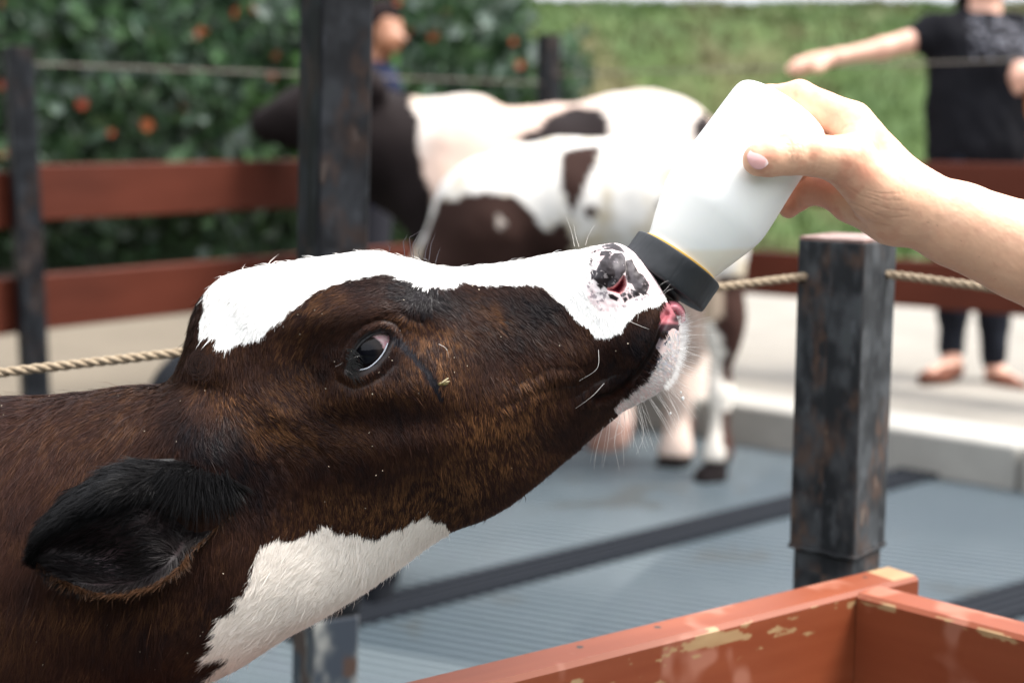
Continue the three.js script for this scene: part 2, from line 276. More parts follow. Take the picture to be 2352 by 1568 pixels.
function fence(name, label, from, to, levels, mat, wire) {
  const t = thing(name, from.clone().setY(0), label, 'fence');
  const dir = to.clone().sub(from).setY(0).normalize(), back = new THREE.Vector3(dir.z, 0, -dir.x); if (back.z > 0) back.negate();
  for (const y of levels) part(t, 'rail', local(board(from.clone().setY(y).addScaledVector(back, 0.034), to.clone().setY(y).addScaledVector(back, 0.034), back, 0.036, 0.14, mat, 1.1), t), mat);
  if (wire) { const a = from.clone().setY(wire), b = to.clone().setY(wire); part(t, 'wire', local(new THREE.TubeGeometry(new THREE.LineCurve3(a, b), 1, 0.0028, 6), t), std([0.13, 0.11, 0.09], 0.8)); }
  return t;
}
{
  const A = farPosts[0].t.position, B = farPosts[1].t.position, C = farPosts[2].t.position, wy = farPosts[0].top - 0.035;
  fence('wooden_fence', 'red-brown two-rail wooden fence in front of the flowering hedge on the left', A, B, [CAM_H - 0.085, CAM_H - 0.363], MAT.redWood, wy);
  fence('wooden_fence', 'dark red two-rail wooden fence before the lawn and the visitor in black on the right', B, C, [CAM_H - 0.092, CAM_H - 0.38], MAT.redWood, wy + 0.03);
  const G = A.clone().add(new THREE.Vector3(-0.45, 0, 0.75));
  fence('wooden_fence', 'short red-brown fence rails running off at the left edge beside the thin post', A, G, [CAM_H - 0.1, CAM_H - 0.363], MAT.redWood, 0);
}
// near red planks that meet in a corner at the lower right
{
  const y = CAM_H - 0.325, i0 = onLevel(1194, 1553, y), i1 = onLevel(1962, 1361, y), o1 = onLevel(2031, 1299.5, y), e = i1.clone().sub(i0).normalize();
  let back = new THREE.Vector3(e.z, 0, -e.x); if (back.z > 0) back.negate();
  const th = Math.abs(o1.clone().sub(i1).dot(back)), a = i0.clone().addScaledVector(e, -0.75), b = i1.clone().addScaledVector(e, 0.068);
  const paint = (chips) => { const S = 1024, H = 256; return canvasTex(S, H, (u, v) => {
    const s = u * 1.2, p = v * 0.3, g = fbm(s * 6, p * 90, 3, 4), m = fbm(s * 9, p * 14, 7, 4), f = fbm(s * 60, p * 160, 2, 3);
    let c = mix3([0.165, 0.033, 0.010], [0.215, 0.054, 0.021], g); c = mul3(c, 0.82 + 0.36 * m);
    c = mix3(c, [0.42, 0.20, 0.14], 0.4 * sst(0.6, 0.72, fbm(s * 30, p * 24, 9, 3)));
    const k = chips(s, p); if (k > 0) { const n = k * 0.75 + (fbm(s * 70, p * 210, 5, 4) - 0.5) * 1.9; c = mix3(c, mix3([0.36, 0.235, 0.12], [0.25, 0.14, 0.065], f), sst(0.42, 0.5, n)); }
    const d = Math.hypot((s - 0.97) , (p - 0.011)) < 0.0022 || Math.hypot(s - 0.905, p - 0.0125) < 0.0022 || Math.hypot(s - 1.165, p - 0.012) < 0.0018; if (d) c = [0.03, 0.02, 0.015];
    return c; }); };
  // uv of board(): u = metres along, v = metres round from the back of the top face; top face is 0.. th
  const L = a.distanceTo(b), off = 1.2 - L, edge = th + 0.0;
  const M1 = std([1, 1, 1], 0.5, { specularIntensity: 0.6, map: paint((s, p) => { const d = p - edge - 0.004; const x = (s - off); return d > -0.006 && d < 0.03 ? (0.85 * gauss(s, d, 0.99, 0.004, 0.05, 0.006) + 0.6 * gauss(s, d, 0.87, 0.010, 0.045, 0.005) + 0.6 * gauss(s, d, 1.085, 0.002, 0.035, 0.003)) : s > 1.176 ? 1.6 : 0; }) });
  M1.map.repeat.set(1 / 1.2, 1 / 0.3); M1.map.offset.set(off / 1.2, 0); M1.map.flipY = false;
  const t1 = thing('wooden_plank', a.clone().setY(0), 'orange-red painted plank with chipped paint along its edge, running from the bottom to the post', 'plank');
  const g1 = board(a, b, back, th, 0.13, M1); part(t1, 'board', local(g1, t1), M1);
  const endc = part(t1, 'sawn_end', new THREE.BoxGeometry(0.0012, 0.126, th - 0.006), std([0.55, 0.40, 0.20], 0.8, { map: canvasTex(128, 128, (u, v) => mul3([1, 0.95, 0.8], 0.6 + 0.5 * fbm(u * 6, v * 30, 2, 4))) }), 'bare sawn end of the plank');
  endc.position.copy(b.clone().addScaledVector(back, th / 2).addScaledVector(e, 0.0004).sub(t1.position)).setY(b.y - 0.065); endc.rotation.y = Math.atan2(-e.z, e.x);
  const f0 = onLevel(1967, 1363, y - 0.001), f1 = onLevel(2352, 1462, y - 0.001), e2 = f1.clone().sub(f0).normalize(); let back2 = new THREE.Vector3(e2.z, 0, -e2.x); if (back2.z > 0) back2.negate();
  const q0 = onLevel(2031, 1341, y - 0.001), th2 = Math.min(0.03, Math.abs(q0.clone().sub(f0).dot(back2)));
  const M2 = std([1.05, 1.02, 1.0], 0.5, { specularIntensity: 0.6, map: paint((s, p) => { const d = p - th2 - 0.004; return d > -0.004 && d < 0.02 ? 0.5 * sst(0.006, 0.0, d) : 0; }) }); M2.map.repeat.set(1 / 1.2, 1 / 0.3); M2.map.offset.set(0.05, 0);
  const t2 = thing('wooden_plank', f0.clone().setY(0), 'dark orange-red plank with a worn top edge leaving the corner to the right', 'plank');
  part(t2, 'board', local(board(f0.clone().addScaledVector(e2, 0.0006), f0.clone().addScaledVector(e2, 0.9), back2, th2, 0.13, M2), t2), M2);
  console.log('plank th', th, th2, 'L', L);
}
// rope: three twisted strands
function rope(pts, label, lay) {
  const c = new THREE.CatmullRomCurve3(pts), L = c.getLength(), n = Math.round(L / 0.0022), t = thing('rope', pts[0], label, 'rope', null), R = 0.0016, r = 0.00195;
  const mat = std([1, 1, 1], 0.85, { map: canvasTex(64, 256, (u, v) => { const f = fbm(u * 30, v * 6, 3, 3); return mix3([0.15, 0.105, 0.062], [0.34, 0.27, 0.185], f); }) });
  const fr = c.computeFrenetFrames(n, false);
  for (let s = 0; s < 3; s++) {
    const q = []; for (let i = 0; i <= n; i++) { const a = s * 2.0944 + lay * i / n * L / 0.0235 * 2 * Math.PI, p = c.getPointAt(i / n); q.push(p.addScaledVector(fr.normals[i], Math.cos(a) * R).addScaledVector(fr.binormals[i], Math.sin(a) * R)); }
    const g = new THREE.TubeGeometry(new THREE.CatmullRomCurve3(q), n * 2, r, 7); const uv = g.attributes.uv; for (let i = 0; i < uv.count; i++) uv.setX(i, uv.getX(i) * L * 40);
    part(t, 'strand', local(g, t), mat);
  }
  const fz = Hairs(); for (let i = 0; i < L * 900; i++) { const p = c.getPointAt(rnd()), a = rr(0, 6.3), d = new THREE.Vector3(rr(-0.6, 0.6), Math.cos(a), Math.sin(a)); const o = p.clone().addScaledVector(d, 0.003), l = rr(0.0008, 0.0028); fz.add([o.toArray(), o.clone().addScaledVector(d, l * 0.6).toArray(), o.clone().addScaledVector(d, l).add(new THREE.Vector3(rr(-1, 1) * l * 0.4, 0, 0)).toArray()], 0.00016, [1, 0, 0], [0, 0, 1], [0.25, 0.19, 0.13], [0.32, 0.25, 0.18]); }
  part(t, 'loose_fibres', local(fz.geo(), t), new THREE.MeshPhysicalMaterial({ vertexColors: true, roughness: 0.9, side: THREE.DoubleSide }), null, 'stuff');
}
rope([at(-420, 905, 0.93), at(0, 855.6, 0.955), at(412, 809.5, 0.985), at(1150, 723, 1.045), at(1896, 629, 1.132)], 'tan twisted rope running behind the calf to the near steel post', 1);
rope([at(1992, 624, 1.132), at(2120, 640, 1.11), at(2290, 664, 1.08), at(2900, 770, 0.99)], 'grey-brown twisted rope leaving the near post to the right under the arm', 1);
{ const g = []; for (const [x, y] of [[1896, 629], [1994, 624]]) { const k = new THREE.TorusGeometry(0.0042, 0.0013, 8, 20); k.rotateY(x < 1940 ? -0.85 : 0.75); const p = at(x, y, 1.128); k.translate(p.x, p.y, p.z); g.push(k); } const t = globalThis.__nearPost; g.forEach((k) => { k.applyMatrix4(new THREE.Matrix4().compose(t.position, t.quaternion, new THREE.Vector3(1, 1, 1)).invert()); part(t, 'rope_hole', k, std([0.12, 0.09, 0.07], 0.7)); }); }
// flowering hedge
{
  const base = onLevel(500, 655, KERB).setX(0), hz = base.z - 0.55;
  const t = thing('hedge', new THREE.Vector3(-1.2, KERB, hz), 'dense dark green hedge dotted with orange flowers behind the left fence', 'hedge');
  const pos = [], idx = [], NX = 60, NY = 36; const depthAt = (x, y) => 0.42 + 0.3 * (fbm(x * 1.1, y * 1.1, 3, 3) - 0.5) + 0.16 * Math.sin(y * 2.1 + 0.4) - 0.38 * sst(0.62, 0.1, y) - 0.3 * sst(2.2, 2.7, y);
  const xr = onZ(1195, 300, hz).x + 1.2, xl = -4.2;
  for (let j = 0; j <= NY; j++) for (let i = 0; i <= NX; i++) { const x = xl + (xr - xl) * i / NX, y = 2.7 * j / NY; pos.push(x, y, depthAt(x, y) - 0.3 - 0.35 * sst(xr - 0.4, xr, x)); }
  for (let j = 0; j < NY; j++) for (let i = 0; i < NX; i++) { const a = j * (NX + 1) + i; idx.push(a, a + 1, a + NX + 2, a, a + NX + 2, a + NX + 1); }
  const o = pos.length / 3; for (const [x, y, z] of [[xl, 0, -1.2], [xr, 0, -1.2], [xr, 2.6, -1.2], [xl, 2.6, -1.2]]) pos.push(x, y, z); idx.push(o, o + 2, o + 1, o, o + 3, o + 2);
  part(t, 'branches', geoFrom(pos, idx), std([0.05, 0.085, 0.04], 1));
  const leaf = geoFrom([0, 0, 0, 0.032, 0.045, 0.012, 0, 0.10, -0.004, -0.032, 0.045, 0.012], [0, 1, 2, 0, 2, 3]);
  const N = 30000, im = new THREE.InstancedMesh(leaf, new THREE.MeshPhysicalMaterial({ roughness: 0.5, transmission: 0.25, thickness: 0, side: THREE.DoubleSide }), N), m = new THREE.Matrix4(), q = new THREE.Quaternion(), e = new THREE.Euler(), c = new THREE.Color();
  for (let k = 0; k < N; k++) {
    let x = xr - (xr - xl) * Math.pow(rnd(), 1.15), y = 0.1 + 2.55 * rnd(); const clump = fbm(x * 3.2, y * 3.2, 5, 2); if (fbm(x * 2.1 + 5, y * 2.1, 8, 2) < 0.4 && rnd() < 0.7) { x += 0.3; } if (y < 0.55 && rnd() < 0.85 - y * 0.6) y += 0.7;
    const z = depthAt(x, y) - 0.35 * sst(xr - 0.4, xr, x) - 0.26 * Math.pow(rnd(), 1.4) + 0.3 * (clump - 0.4), s = rr(0.6, 1.35);
    const hue = rnd(); let col = mix3([0.036, 0.085, 0.044], [0.10, 0.205, 0.075], hue); col = mix3(col, [0.17, 0.22, 0.19], rnd() < 0.27 ? 0.8 : 0.05); if (noise(x * 2.3, y * 2.3, 4) > 0.68) col = mix3(col, [0.06, 0.16, 0.018], 0.6);
    m.compose(new THREE.Vector3(x + rr(-0.05, 0.05), y, z), q.setFromEuler(e.set(rr(-0.3, 1.5), rr(-1.3, 1.3), rr(-2.4, 2.4))), new THREE.Vector3(s, s, s)); im.setMatrixAt(k, m); im.setColorAt(k, c.setRGB(...mul3(col, rr(0.6, 1.15))));
  }
  im.name = 'foliage'; im.userData.kind = 'stuff'; im.castShadow = true; t.add(im);
  const petal = []; for (let k = 0; k < 6; k++) { const g = new THREE.SphereGeometry(0.022, 6, 5).scale(0.7, 1.5, 0.35); g.translate(0, 0.024, 0).rotateX(0.5).rotateZ(k * 1.047); petal.push(g); } const fg = mergeGeometries(petal);
  const fm = [std([0.40, 0.072, 0.02], 0.7), std([0.34, 0.052, 0.02], 0.7), std([0.36, 0.09, 0.025], 0.7)];
  for (const [px, py, s] of [[352, 75, 1], [463, 83, 1.35], [547, 30, 1], [585, 20, 0.8], [188, 240, 1], [430, 240, 1], [338, 287, 1.05], [630, 125, 0.8], [625, 175, 0.7], [50, 20, 0.9], [8, 8, 0.8], [5, 195, 0.8], [5, 355, 1.1], [998, 85, 1], [1020, 20, 0.8], [940, 70, 0.6], [915, 5, 0.7], [512, 205, 0.6], [1195, 150, 0.7], [1180, 95, 0.6], [255, 305, 0.6], [90, 60, 0.6], [275, 150, 0.45]]) {
    const p = onZ(px, py, hz + 0.62), f = part(t, 'flower', fg, fm[Math.floor(rnd() * 3)]); const z = depthAt(p.x + 1.2, p.y - KERB) + 0.05; const p2 = onZ(px, py, hz + z); f.position.copy(p2.sub(t.position)); f.rotation.set(rr(-0.5, 0.3), rr(-0.4, 0.4), rr(0, 1)); f.scale.setScalar(s * 0.64);
  }
}

// unseen hedges added behind the viewer and on the left to block sky light. They shade the sides of things that face them
{
  const addedHedge = (name, x0, z0, x1, z1, h, label) => {
    const L = Math.hypot(x1 - x0, z1 - z0), t = thing(name, new THREE.Vector3((x0 + x1) / 2, 0, (z0 + z1) / 2), label, 'hedge'); t.rotation.y = Math.atan2(-(z1 - z0), x1 - x0);
    const g = new THREE.BoxGeometry(L, h, 0.7, Math.round(L * 7), Math.round(h * 7), 4).translate(0, h / 2, 0), p = g.attributes.position;
    for (let i = 0; i < p.count; i++) { const x = p.getX(i), y = p.getY(i), z = p.getZ(i), n = fbm(x * 3, y * 3, z * 3, 3) - 0.5; p.setXYZ(i, x + n * 0.2, y + n * 0.25, z + (z > 0 ? 1 : -1) * n * 0.35); }
    g.computeVertexNormals(); part(t, 'foliage', g, std([0.022, 0.045, 0.018], 0.9));
  };
  addedHedge('hedge', -4, 2.6, 4.5, 2.6, 1.85, 'unseen dark hedge added behind the viewer to block sky light');
  addedHedge('hedge', -3.4, 2.2, -3.4, -4.2, 2.6, 'unseen dark hedge added left of the pen to block sky light');
}

// ---------------------------------------------------------------- the calf that drinks
// Built in picture units of the plane through its middle (one unit = D / F metres), x right, y DOWN, z towards the viewer; converted at the end.
const calfMaterial = {};
{
  const U = (px, py, z) => [1176 + (px - 1176) * (1 - z / F), 784 + (py - 784) * (1 - z / F)];      // real place of a point seen at px, py that stands z nearer
  // stations: back/top point, belly/jaw point, half width, roundness of the section
  const ST = [
    [-1900, 1010, -1750, 2250, 330, 0.8], [-1300, 985, -1150, 2300, 420, 0.8], [-800, 970, -500, 2250, 430, 0.8], [-420, 940, -80, 1990, 390, 0.8], [-150, 922, 190, 1800, 330, 0.8],
    [0, 914, 330, 1655, 300, 0.82], [150, 907, 462, 1572, 285, 0.82], [285, 890, 560, 1520, 268, 0.8], [394, 874, 655, 1460, 250, 0.78], [436, 808, 755, 1404, 228, 0.74], [462, 706, 845, 1348, 210, 0.7],
    [502, 651, 928, 1290, 210, 0.66], [560, 623, 990, 1243, 222, 0.62], [660, 605, 1045, 1212, 236, 0.6], [770, 589, 1110, 1188, 243, 0.6], [860, 580, 1170, 1155, 236, 0.6], [950, 598, 1230, 1110, 214, 0.62],
    [1030, 614, 1280, 1068, 188, 0.64], [1110, 610, 1330, 1027, 168, 0.64], [1190, 599, 1382, 982, 156, 0.64], [1260, 585, 1427, 946, 152, 0.62], [1320, 577, 1470, 923, 154, 0.6], [1365, 567, 1510, 900, 152, 0.6],
    [1410, 560, 1541, 864, 144, 0.62], [1442, 573, 1555, 822, 130, 0.66], [1478, 608, 1560, 782, 108, 0.7], [1500, 655, 1562, 755, 80, 0.75], [1508, 690, 1557, 752, 52, 0.8], [1511, 712, 1540, 750, 3, 0.9],
  ];
  const cr = (a, b, c, d, t) => 0.5 * (2 * b + (c - a) * t + (2 * a - 5 * b + 4 * c - d) * t * t + (3 * b - a - 3 * c + d) * t * t * t);
  const station = (u) => { const n = ST.length - 1, i = Math.min(n - 1, Math.floor(u)), t = u - i, S = (k) => ST[clamp(k, 0, n)]; return [0, 1, 2, 3, 4, 5].map((c) => cr(S(i - 1)[c], S(i)[c], S(i + 1)[c], S(i + 2)[c], t)); };
  const baseZ = (s, v) => s[4] * Math.pow(Math.max(0, Math.sin(Math.PI * v)), s[5]);
  // points of features: read at px, py; put where the flank is
  const zHint = (px, py) => { // coarse height of the flank there
    let best = 1e9, z = 0; for (let u = 4; u < ST.length - 1; u += 0.25) { const s = station(u); for (let v = 0.04; v < 1; v += 0.04) { const t = (1 - Math.cos(Math.PI * v)) / 2, zz = baseZ(s, v), k = 1 / (1 - zz / F), X = 1176 + (mix(s[0], s[2], t) - 1176) * k, Y = 784 + (mix(s[1], s[3], t) - 784) * k, q = (X - px) ** 2 + (Y - py) ** 2; if (q < best) { best = q; z = zz; } } }
    return best > 2500 ? 0 : z; };
  const hintGrid = []; for (let j = 0; j <= 24; j++) { hintGrid.push([]); for (let i = 0; i <= 32; i++) hintGrid[j].push(zHint(i * 50, 520 + j * 45)); }
  const hint = (px, py) => { const a = clamp(px / 50, 0, 31.99), b = clamp((py - 520) / 45, 0, 23.99), i = Math.floor(a), j = Math.floor(b); return mix(mix(hintGrid[j][i], hintGrid[j][i + 1], a - i), mix(hintGrid[j + 1][i], hintGrid[j + 1][i + 1], a - i), b - j); };
  const onCalf = (p) => U(p[0], p[1], hint(p[0], p[1]));
  const poly = (l) => l.map(onCalf);
  // nose close-up read in its own crop
  const N2 = (l) => poly(l.map(([x, y]) => [1010.6 + x * 0.27544, 505.3 + y * 0.27544]));

  const blaze = poly([[440, 640], [470, 672], [474, 700], [464, 735], [453, 772], [470, 772], [482, 768], [500, 776], [492, 790], [512, 797], [535, 792], [560, 780], [600, 768], [640, 738], [680, 703], [720, 676], [775, 652], [850, 637], [905, 634], [960, 650], [1000, 656], [1036, 656], [1060, 646], [1083, 651], [1100, 661], [1130, 656], [1190, 652], [1222, 648], [1243, 662], [1262, 682], [1290, 697], [1312, 716], [1335, 738], [1352, 752], [1362, 770], [1376, 775], [1398, 768], [1428, 760], [1436, 742], [1450, 728], [1462, 712], [1482, 706], [1505, 700], [1530, 690], [1530, 500], [440, 500]]);
  const throat = poly([[590, 1262], [606, 1240], [640, 1228], [672, 1232], [705, 1215], [740, 1192], [762, 1198], [772, 1214], [800, 1216], [835, 1224], [865, 1230], [905, 1212], [945, 1196], [968, 1188], [985, 1170], [994, 1192], [1010, 1190], [1024, 1194], [1030, 1230], [900, 1420], [560, 1640], [440, 1640], [470, 1560], [540, 1502], [505, 1500], [476, 1518], [500, 1470], [500, 1432], [512, 1408], [548, 1384], [565, 1350], [590, 1290]]);
  const chin = poly([[1408, 930], [1470, 880], [1496, 838], [1508, 804], [1512, 776], [1538, 757], [1556, 735], [1600, 700], [1640, 860], [1520, 970], [1440, 975]]);
  const muzzle = poly([[1360, 560], [1352, 590], [1348, 620], [1340, 650], [1352, 690], [1376, 715], [1420, 718], [1450, 704], [1480, 690], [1500, 672], [1530, 680], [1540, 540], [1380, 530]]);
  const wing = N2([[1288, 492], [1322, 425], [1395, 330], [1450, 285], [1505, 285], [1535, 320], [1535, 420], [1505, 480], [1462, 545], [1400, 570], [1325, 530]]);
  const slit = N2([[1402, 576], [1445, 566], [1490, 524], [1526, 474], [1538, 508], [1540, 548], [1518, 592], [1494, 612], [1450, 598]]);
  const spots = [
    N2([[1545, 345], [1590, 330], [1620, 390], [1650, 440], [1690, 460], [1745, 545], [1700, 625], [1640, 600], [1600, 530], [1562, 520], [1540, 440]]), N2([[1345, 215], [1400, 195], [1450, 195], [1510, 240], [1535, 280], [1500, 270], [1440, 245], [1370, 250]]),
    N2([[1245, 285], [1290, 260], [1350, 245], [1290, 275]]), N2([[1325, 300], [1345, 262], [1420, 262], [1430, 285], [1360, 300]]), N2([[1298, 432], [1330, 350], [1380, 285], [1422, 280], [1405, 320], [1340, 400], [1310, 440]]),
    N2([[1215, 330], [1245, 300], [1272, 330], [1265, 380], [1230, 375]]), N2([[1255, 440], [1272, 410], [1296, 420], [1290, 480], [1265, 495]]), N2([[1310, 548], [1335, 538], [1358, 560], [1340, 575]]),
    N2([[1405, 620], [1440, 622], [1484, 650], [1470, 670], [1425, 650]]), N2([[1524, 650], [1545, 640], [1562, 660], [1540, 684]]), N2([[1566, 622], [1585, 612], [1604, 640], [1580, 655]]), N2([[1595, 580], [1640, 590], [1660, 630], [1625, 645], [1600, 620]]),
    N2([[1500, 615], [1540, 605], [1552, 622], [1510, 632]]), N2([[1665, 600], [1700, 580], [1720, 610], [1690, 625]]),
  ];
  const mottle = N2([[1240, 640], [1290, 612], [1350, 600], [1392, 598], [1380, 650], [1340, 720], [1300, 680]]);
  const mouth = poly([[1530, 722], [1513, 752], [1502, 786], [1484, 822], [1462, 854], [1436, 880], [1402, 903], [1368, 912]]);
  const big = (l, k) => l.map(([x, y, ...r]) => [850 + (x - 850) * k, 805 + (y - 805) * k, ...r]);
  const eye = big([[800, 850], [806, 832], [816, 808], [832, 784], [853, 768], [880, 760], [896, 764], [900, 776], [893, 794], [880, 816], [862, 836], [838, 850], [815, 858]], 0.98).map(onCalf);
  const tear = [[905, 775], [930, 790], [952, 812], [975, 838], [992, 862], [1002, 884], [1010, 905]].map(onCalf);
  const eyeC = onCalf([850, 805]);
  // bumps on the flank: place, amount, radii, turn
  const bump = [[860, 712, 30, 150, 40, -8], [850, 800, 20, 120, 95, 0], [860, 900, 13, 130, 34, -8], [690, 830, -16, 60, 80, 0], [980, 770, -16, 60, 50, 0], [1010, 700, -9, 70, 30, 10], [800, 1060, 22, 190, 120, 20], [890, 968, -12, 170, 34, -4], [650, 950, 12, 90, 40, 30],
    [480, 1030, 52, 95, 105, 0], [470, 900, -18, 60, 40, 0], [560, 1120, -16, 50, 110, 0], [1410, 628, 10, 70, 60, 0], [1440, 800, 9, 60, 70, 20], [1350, 880, -12, 90, 26, -25], [1240, 800, 7, 160, 60, 20], [1300, 760, -7, 40, 110, 0], [1190, 930, 10, 130, 70, -30], [1470, 905, 8, 50, 40, -40], [300, 1150, 10, 160, 200, 0], [1290, 1010, -6, 120, 24, -38]]
    .map((b) => [...onCalf(b), ...b.slice(2)]);
  const wingC = onCalf([1404, 616]);
  const offset = (X, Y) => {
    let z = 0; for (const b of bump) z += b[2] * gauss(X, Y, b[0], b[1], b[3], b[4], b[5]);
    if (X > 1290) {
      z += 26 * gauss(X, Y, wingC[0], wingC[1], 30, 38, 30);
      const d = polyD(slit, X, Y); z -= 46 * sst(5, -12, d);
      const m = lineD(mouth, X, Y, false); z -= 15 * Math.exp(-m * m / 60); z += 5 * Math.exp(-((m - 22) ** 2) / 160);
      z += 2.0 * (noise(X / 9, Y / 9, 3) - 0.5) * sst(20, -10, polyD(muzzle, X, Y));
    }
    if (Math.abs(X - eyeC[0]) < 190 && Math.abs(Y - eyeC[1]) < 150) {
      const d = polyD(eye, X, Y); z -= 42 * sst(3, -10, d); z += 6 * Math.exp(-((d - 12) ** 2) / 90);
      z -= 3.5 * Math.exp(-((d - 24) ** 2) / 30) * sst(eyeC[1] + 30, eyeC[1] - 20, Y) + 2 * Math.exp(-((d - 32) ** 2) / 40) * sst(eyeC[1], eyeC[1] + 30, Y);
    }
    z += 3 * (fbm(X / 60, Y / 60, 9, 3) - 0.5);
    return z;
  };
  // fold lines (skin wrinkles) of jaw and brow
  const folds = [[[690, 1010], [740, 1040], [760, 1080]], [[640, 1040], [672, 1090], [668, 1140]], [[620, 1060], [640, 1110], [630, 1160]], [[905, 700], [960, 672], [1010, 690]], [[870, 735], [925, 718], [965, 738]], [[1180, 880], [1260, 840], [1340, 838]], [[1150, 930], [1240, 890], [1330, 880]], [[1330, 905], [1390, 870], [1440, 850]]].map((l) => l.map(onCalf));
  const fold = (X, Y) => { let z = 0; for (const l of folds) { const d = lineD(l, X, Y, false); if (d < 30) z -= 2.6 * Math.exp(-d * d / 60); } return z; };

  // ---- the colour of the coat; darks also paint the shade below the cheekbone
  const darks = [[930, 672, 1, 110, 34, 12], [1010, 700, 0.9, 90, 40, 25], [1150, 690, 0.9, 100, 36, 8], [1200, 760, 0.5, 80, 60, 0], [1475, 790, 0.8, 60, 70, 0], [1420, 890, 0.55, 80, 36, -35], [880, 948, 0.8, 190, 26, -4], [730, 800, 0.6, 60, 60, 0], [860, 800, 0.8, 80, 70, 0], [480, 1010, 1.1, 75, 60, 0], [560, 1130, 1.0, 70, 100, 0], [180, 1470, 0.3, 140, 70, 0], [520, 1330, 0.4, 60, 80, 0], [845, 1080, 0.7, 60, 50, 0], [960, 1020, 0.5, 50, 40, 0], [680, 1060, 0.6, 70, 50, 30], [1130, 830, 0.4, 60, 90, 0], [440, 760, 0.5, 40, 100, 0], [1300, 960, 0.4, 90, 50, -40], [340, 1440, 0.3, 90, 50, 0], [20, 950, 0.4, 60, 40, 0], [990, 1190, 0.5, 60, 14, -20], [1240, 700, 0.6, 60, 40, 20]].map((b) => [...onCalf(b), ...b.slice(2)]);
  const tans = [[1000, 800, 1.0, 60, 60, 0], [960, 870, 0.6, 90, 50, 0], [560, 930, 1.0, 100, 30, 30], [680, 850, 0.7, 60, 70, 0], [1160, 740, 0.9, 70, 28, 25], [1090, 690, 0.5, 60, 24, 10], [1140, 960, 0.9, 120, 60, 0], [1050, 1110, 1.0, 150, 70, -20], [860, 1170, 0.9, 190, 50, 0], [780, 930, 0.5, 60, 50, 0], [1200, 880, 0.5, 50, 70, 0], [740, 700, 0.6, 80, 40, -30], [640, 990, 0.7, 110, 50, 20], [270, 1400, 0.6, 200, 40, 0], [940, 735, 0.6, 40, 20, 0], [560, 1010, 0.4, 40, 30, 0]].map((b) => [...onCalf(b), ...b.slice(2)]);
  const BLACK = [0.0048, 0.0044, 0.0058], UMBER = [0.0205, 0.0086, 0.0057], RED = [0.0265, 0.0112, 0.0082], TAN = [0.128, 0.057, 0.0225];
  const sum = (l, X, Y) => { let s = 0; for (const b of l) s += b[2] * gauss(X, Y, b[0], b[1], b[3], b[4], b[5]); return s; };
  // kind of coat: 0 brown, 1 white fur, 2 bare muzzle, 3 chin, 4 black lip and lids
  const jit = (X, Y, a) => [X + a * (fbm(X / 13, Y / 13, 2, 2) - 0.5) * 2, Y + a * (fbm(X / 13 + 40, Y / 13, 6, 2) - 0.5) * 2];
  const gum = poly([[1518, 700], [1530, 686], [1570, 735], [1560, 757], [1538, 756], [1520, 764], [1509, 742]]);
  const kind = (X, Y) => { const [x, y] = jit(X, Y, X > 1400 ? 5 : 6); if (X > 1500 && inPoly(gum, X + 9 * (fbm(X / 9, Y / 9, 3, 2) - 0.5), Y + 9 * (fbm(X / 9, Y / 9, 8, 2) - 0.5))) return 6; if (X > 1280 && inPoly(muzzle, X, Y)) return 2; if (X > 1380 && inPoly(chin, x, y)) return 3; if (inPoly(blaze, x, y)) return 1; if (Y > 1100 && inPoly(throat, x, y)) return 1; if (lineD(tear, X, Y) + 5 * noise(X / 6, Y / 6, 4) < 11) return 5; return 0; };
  const brown = (X, Y, along, across, r) => {
    const dk = sum(darks, X, Y), tn = sum(tans, X, Y), n = fbm(X / 70, Y / 70, 4, 3), streak = noise(along / 46, across / 3.2, 2), st2 = noise(along / 80, across / 9, 7);
    let c = mix3(UMBER, RED, sst(420, 120, X) * 0.75 * sst(1450, 1100, Y) + 0.25 * n);
    const t = clamp(0.16 + tn * 0.75 + (n - 0.5) * 0.7 - dk * 0.5);
    c = mix3(c, TAN, t * sst(0.5, 0.85, 0.52 * streak + 0.3 * st2 + 0.35 * r) * 0.95);
    c = mix3(c, BLACK, clamp(dk * 0.8 + (0.42 - n) * 1.2 + (0.36 - st2) * 0.9) * 0.88);
    return c;
  };
  const WHITE = [0.90, 0.88, 0.85];
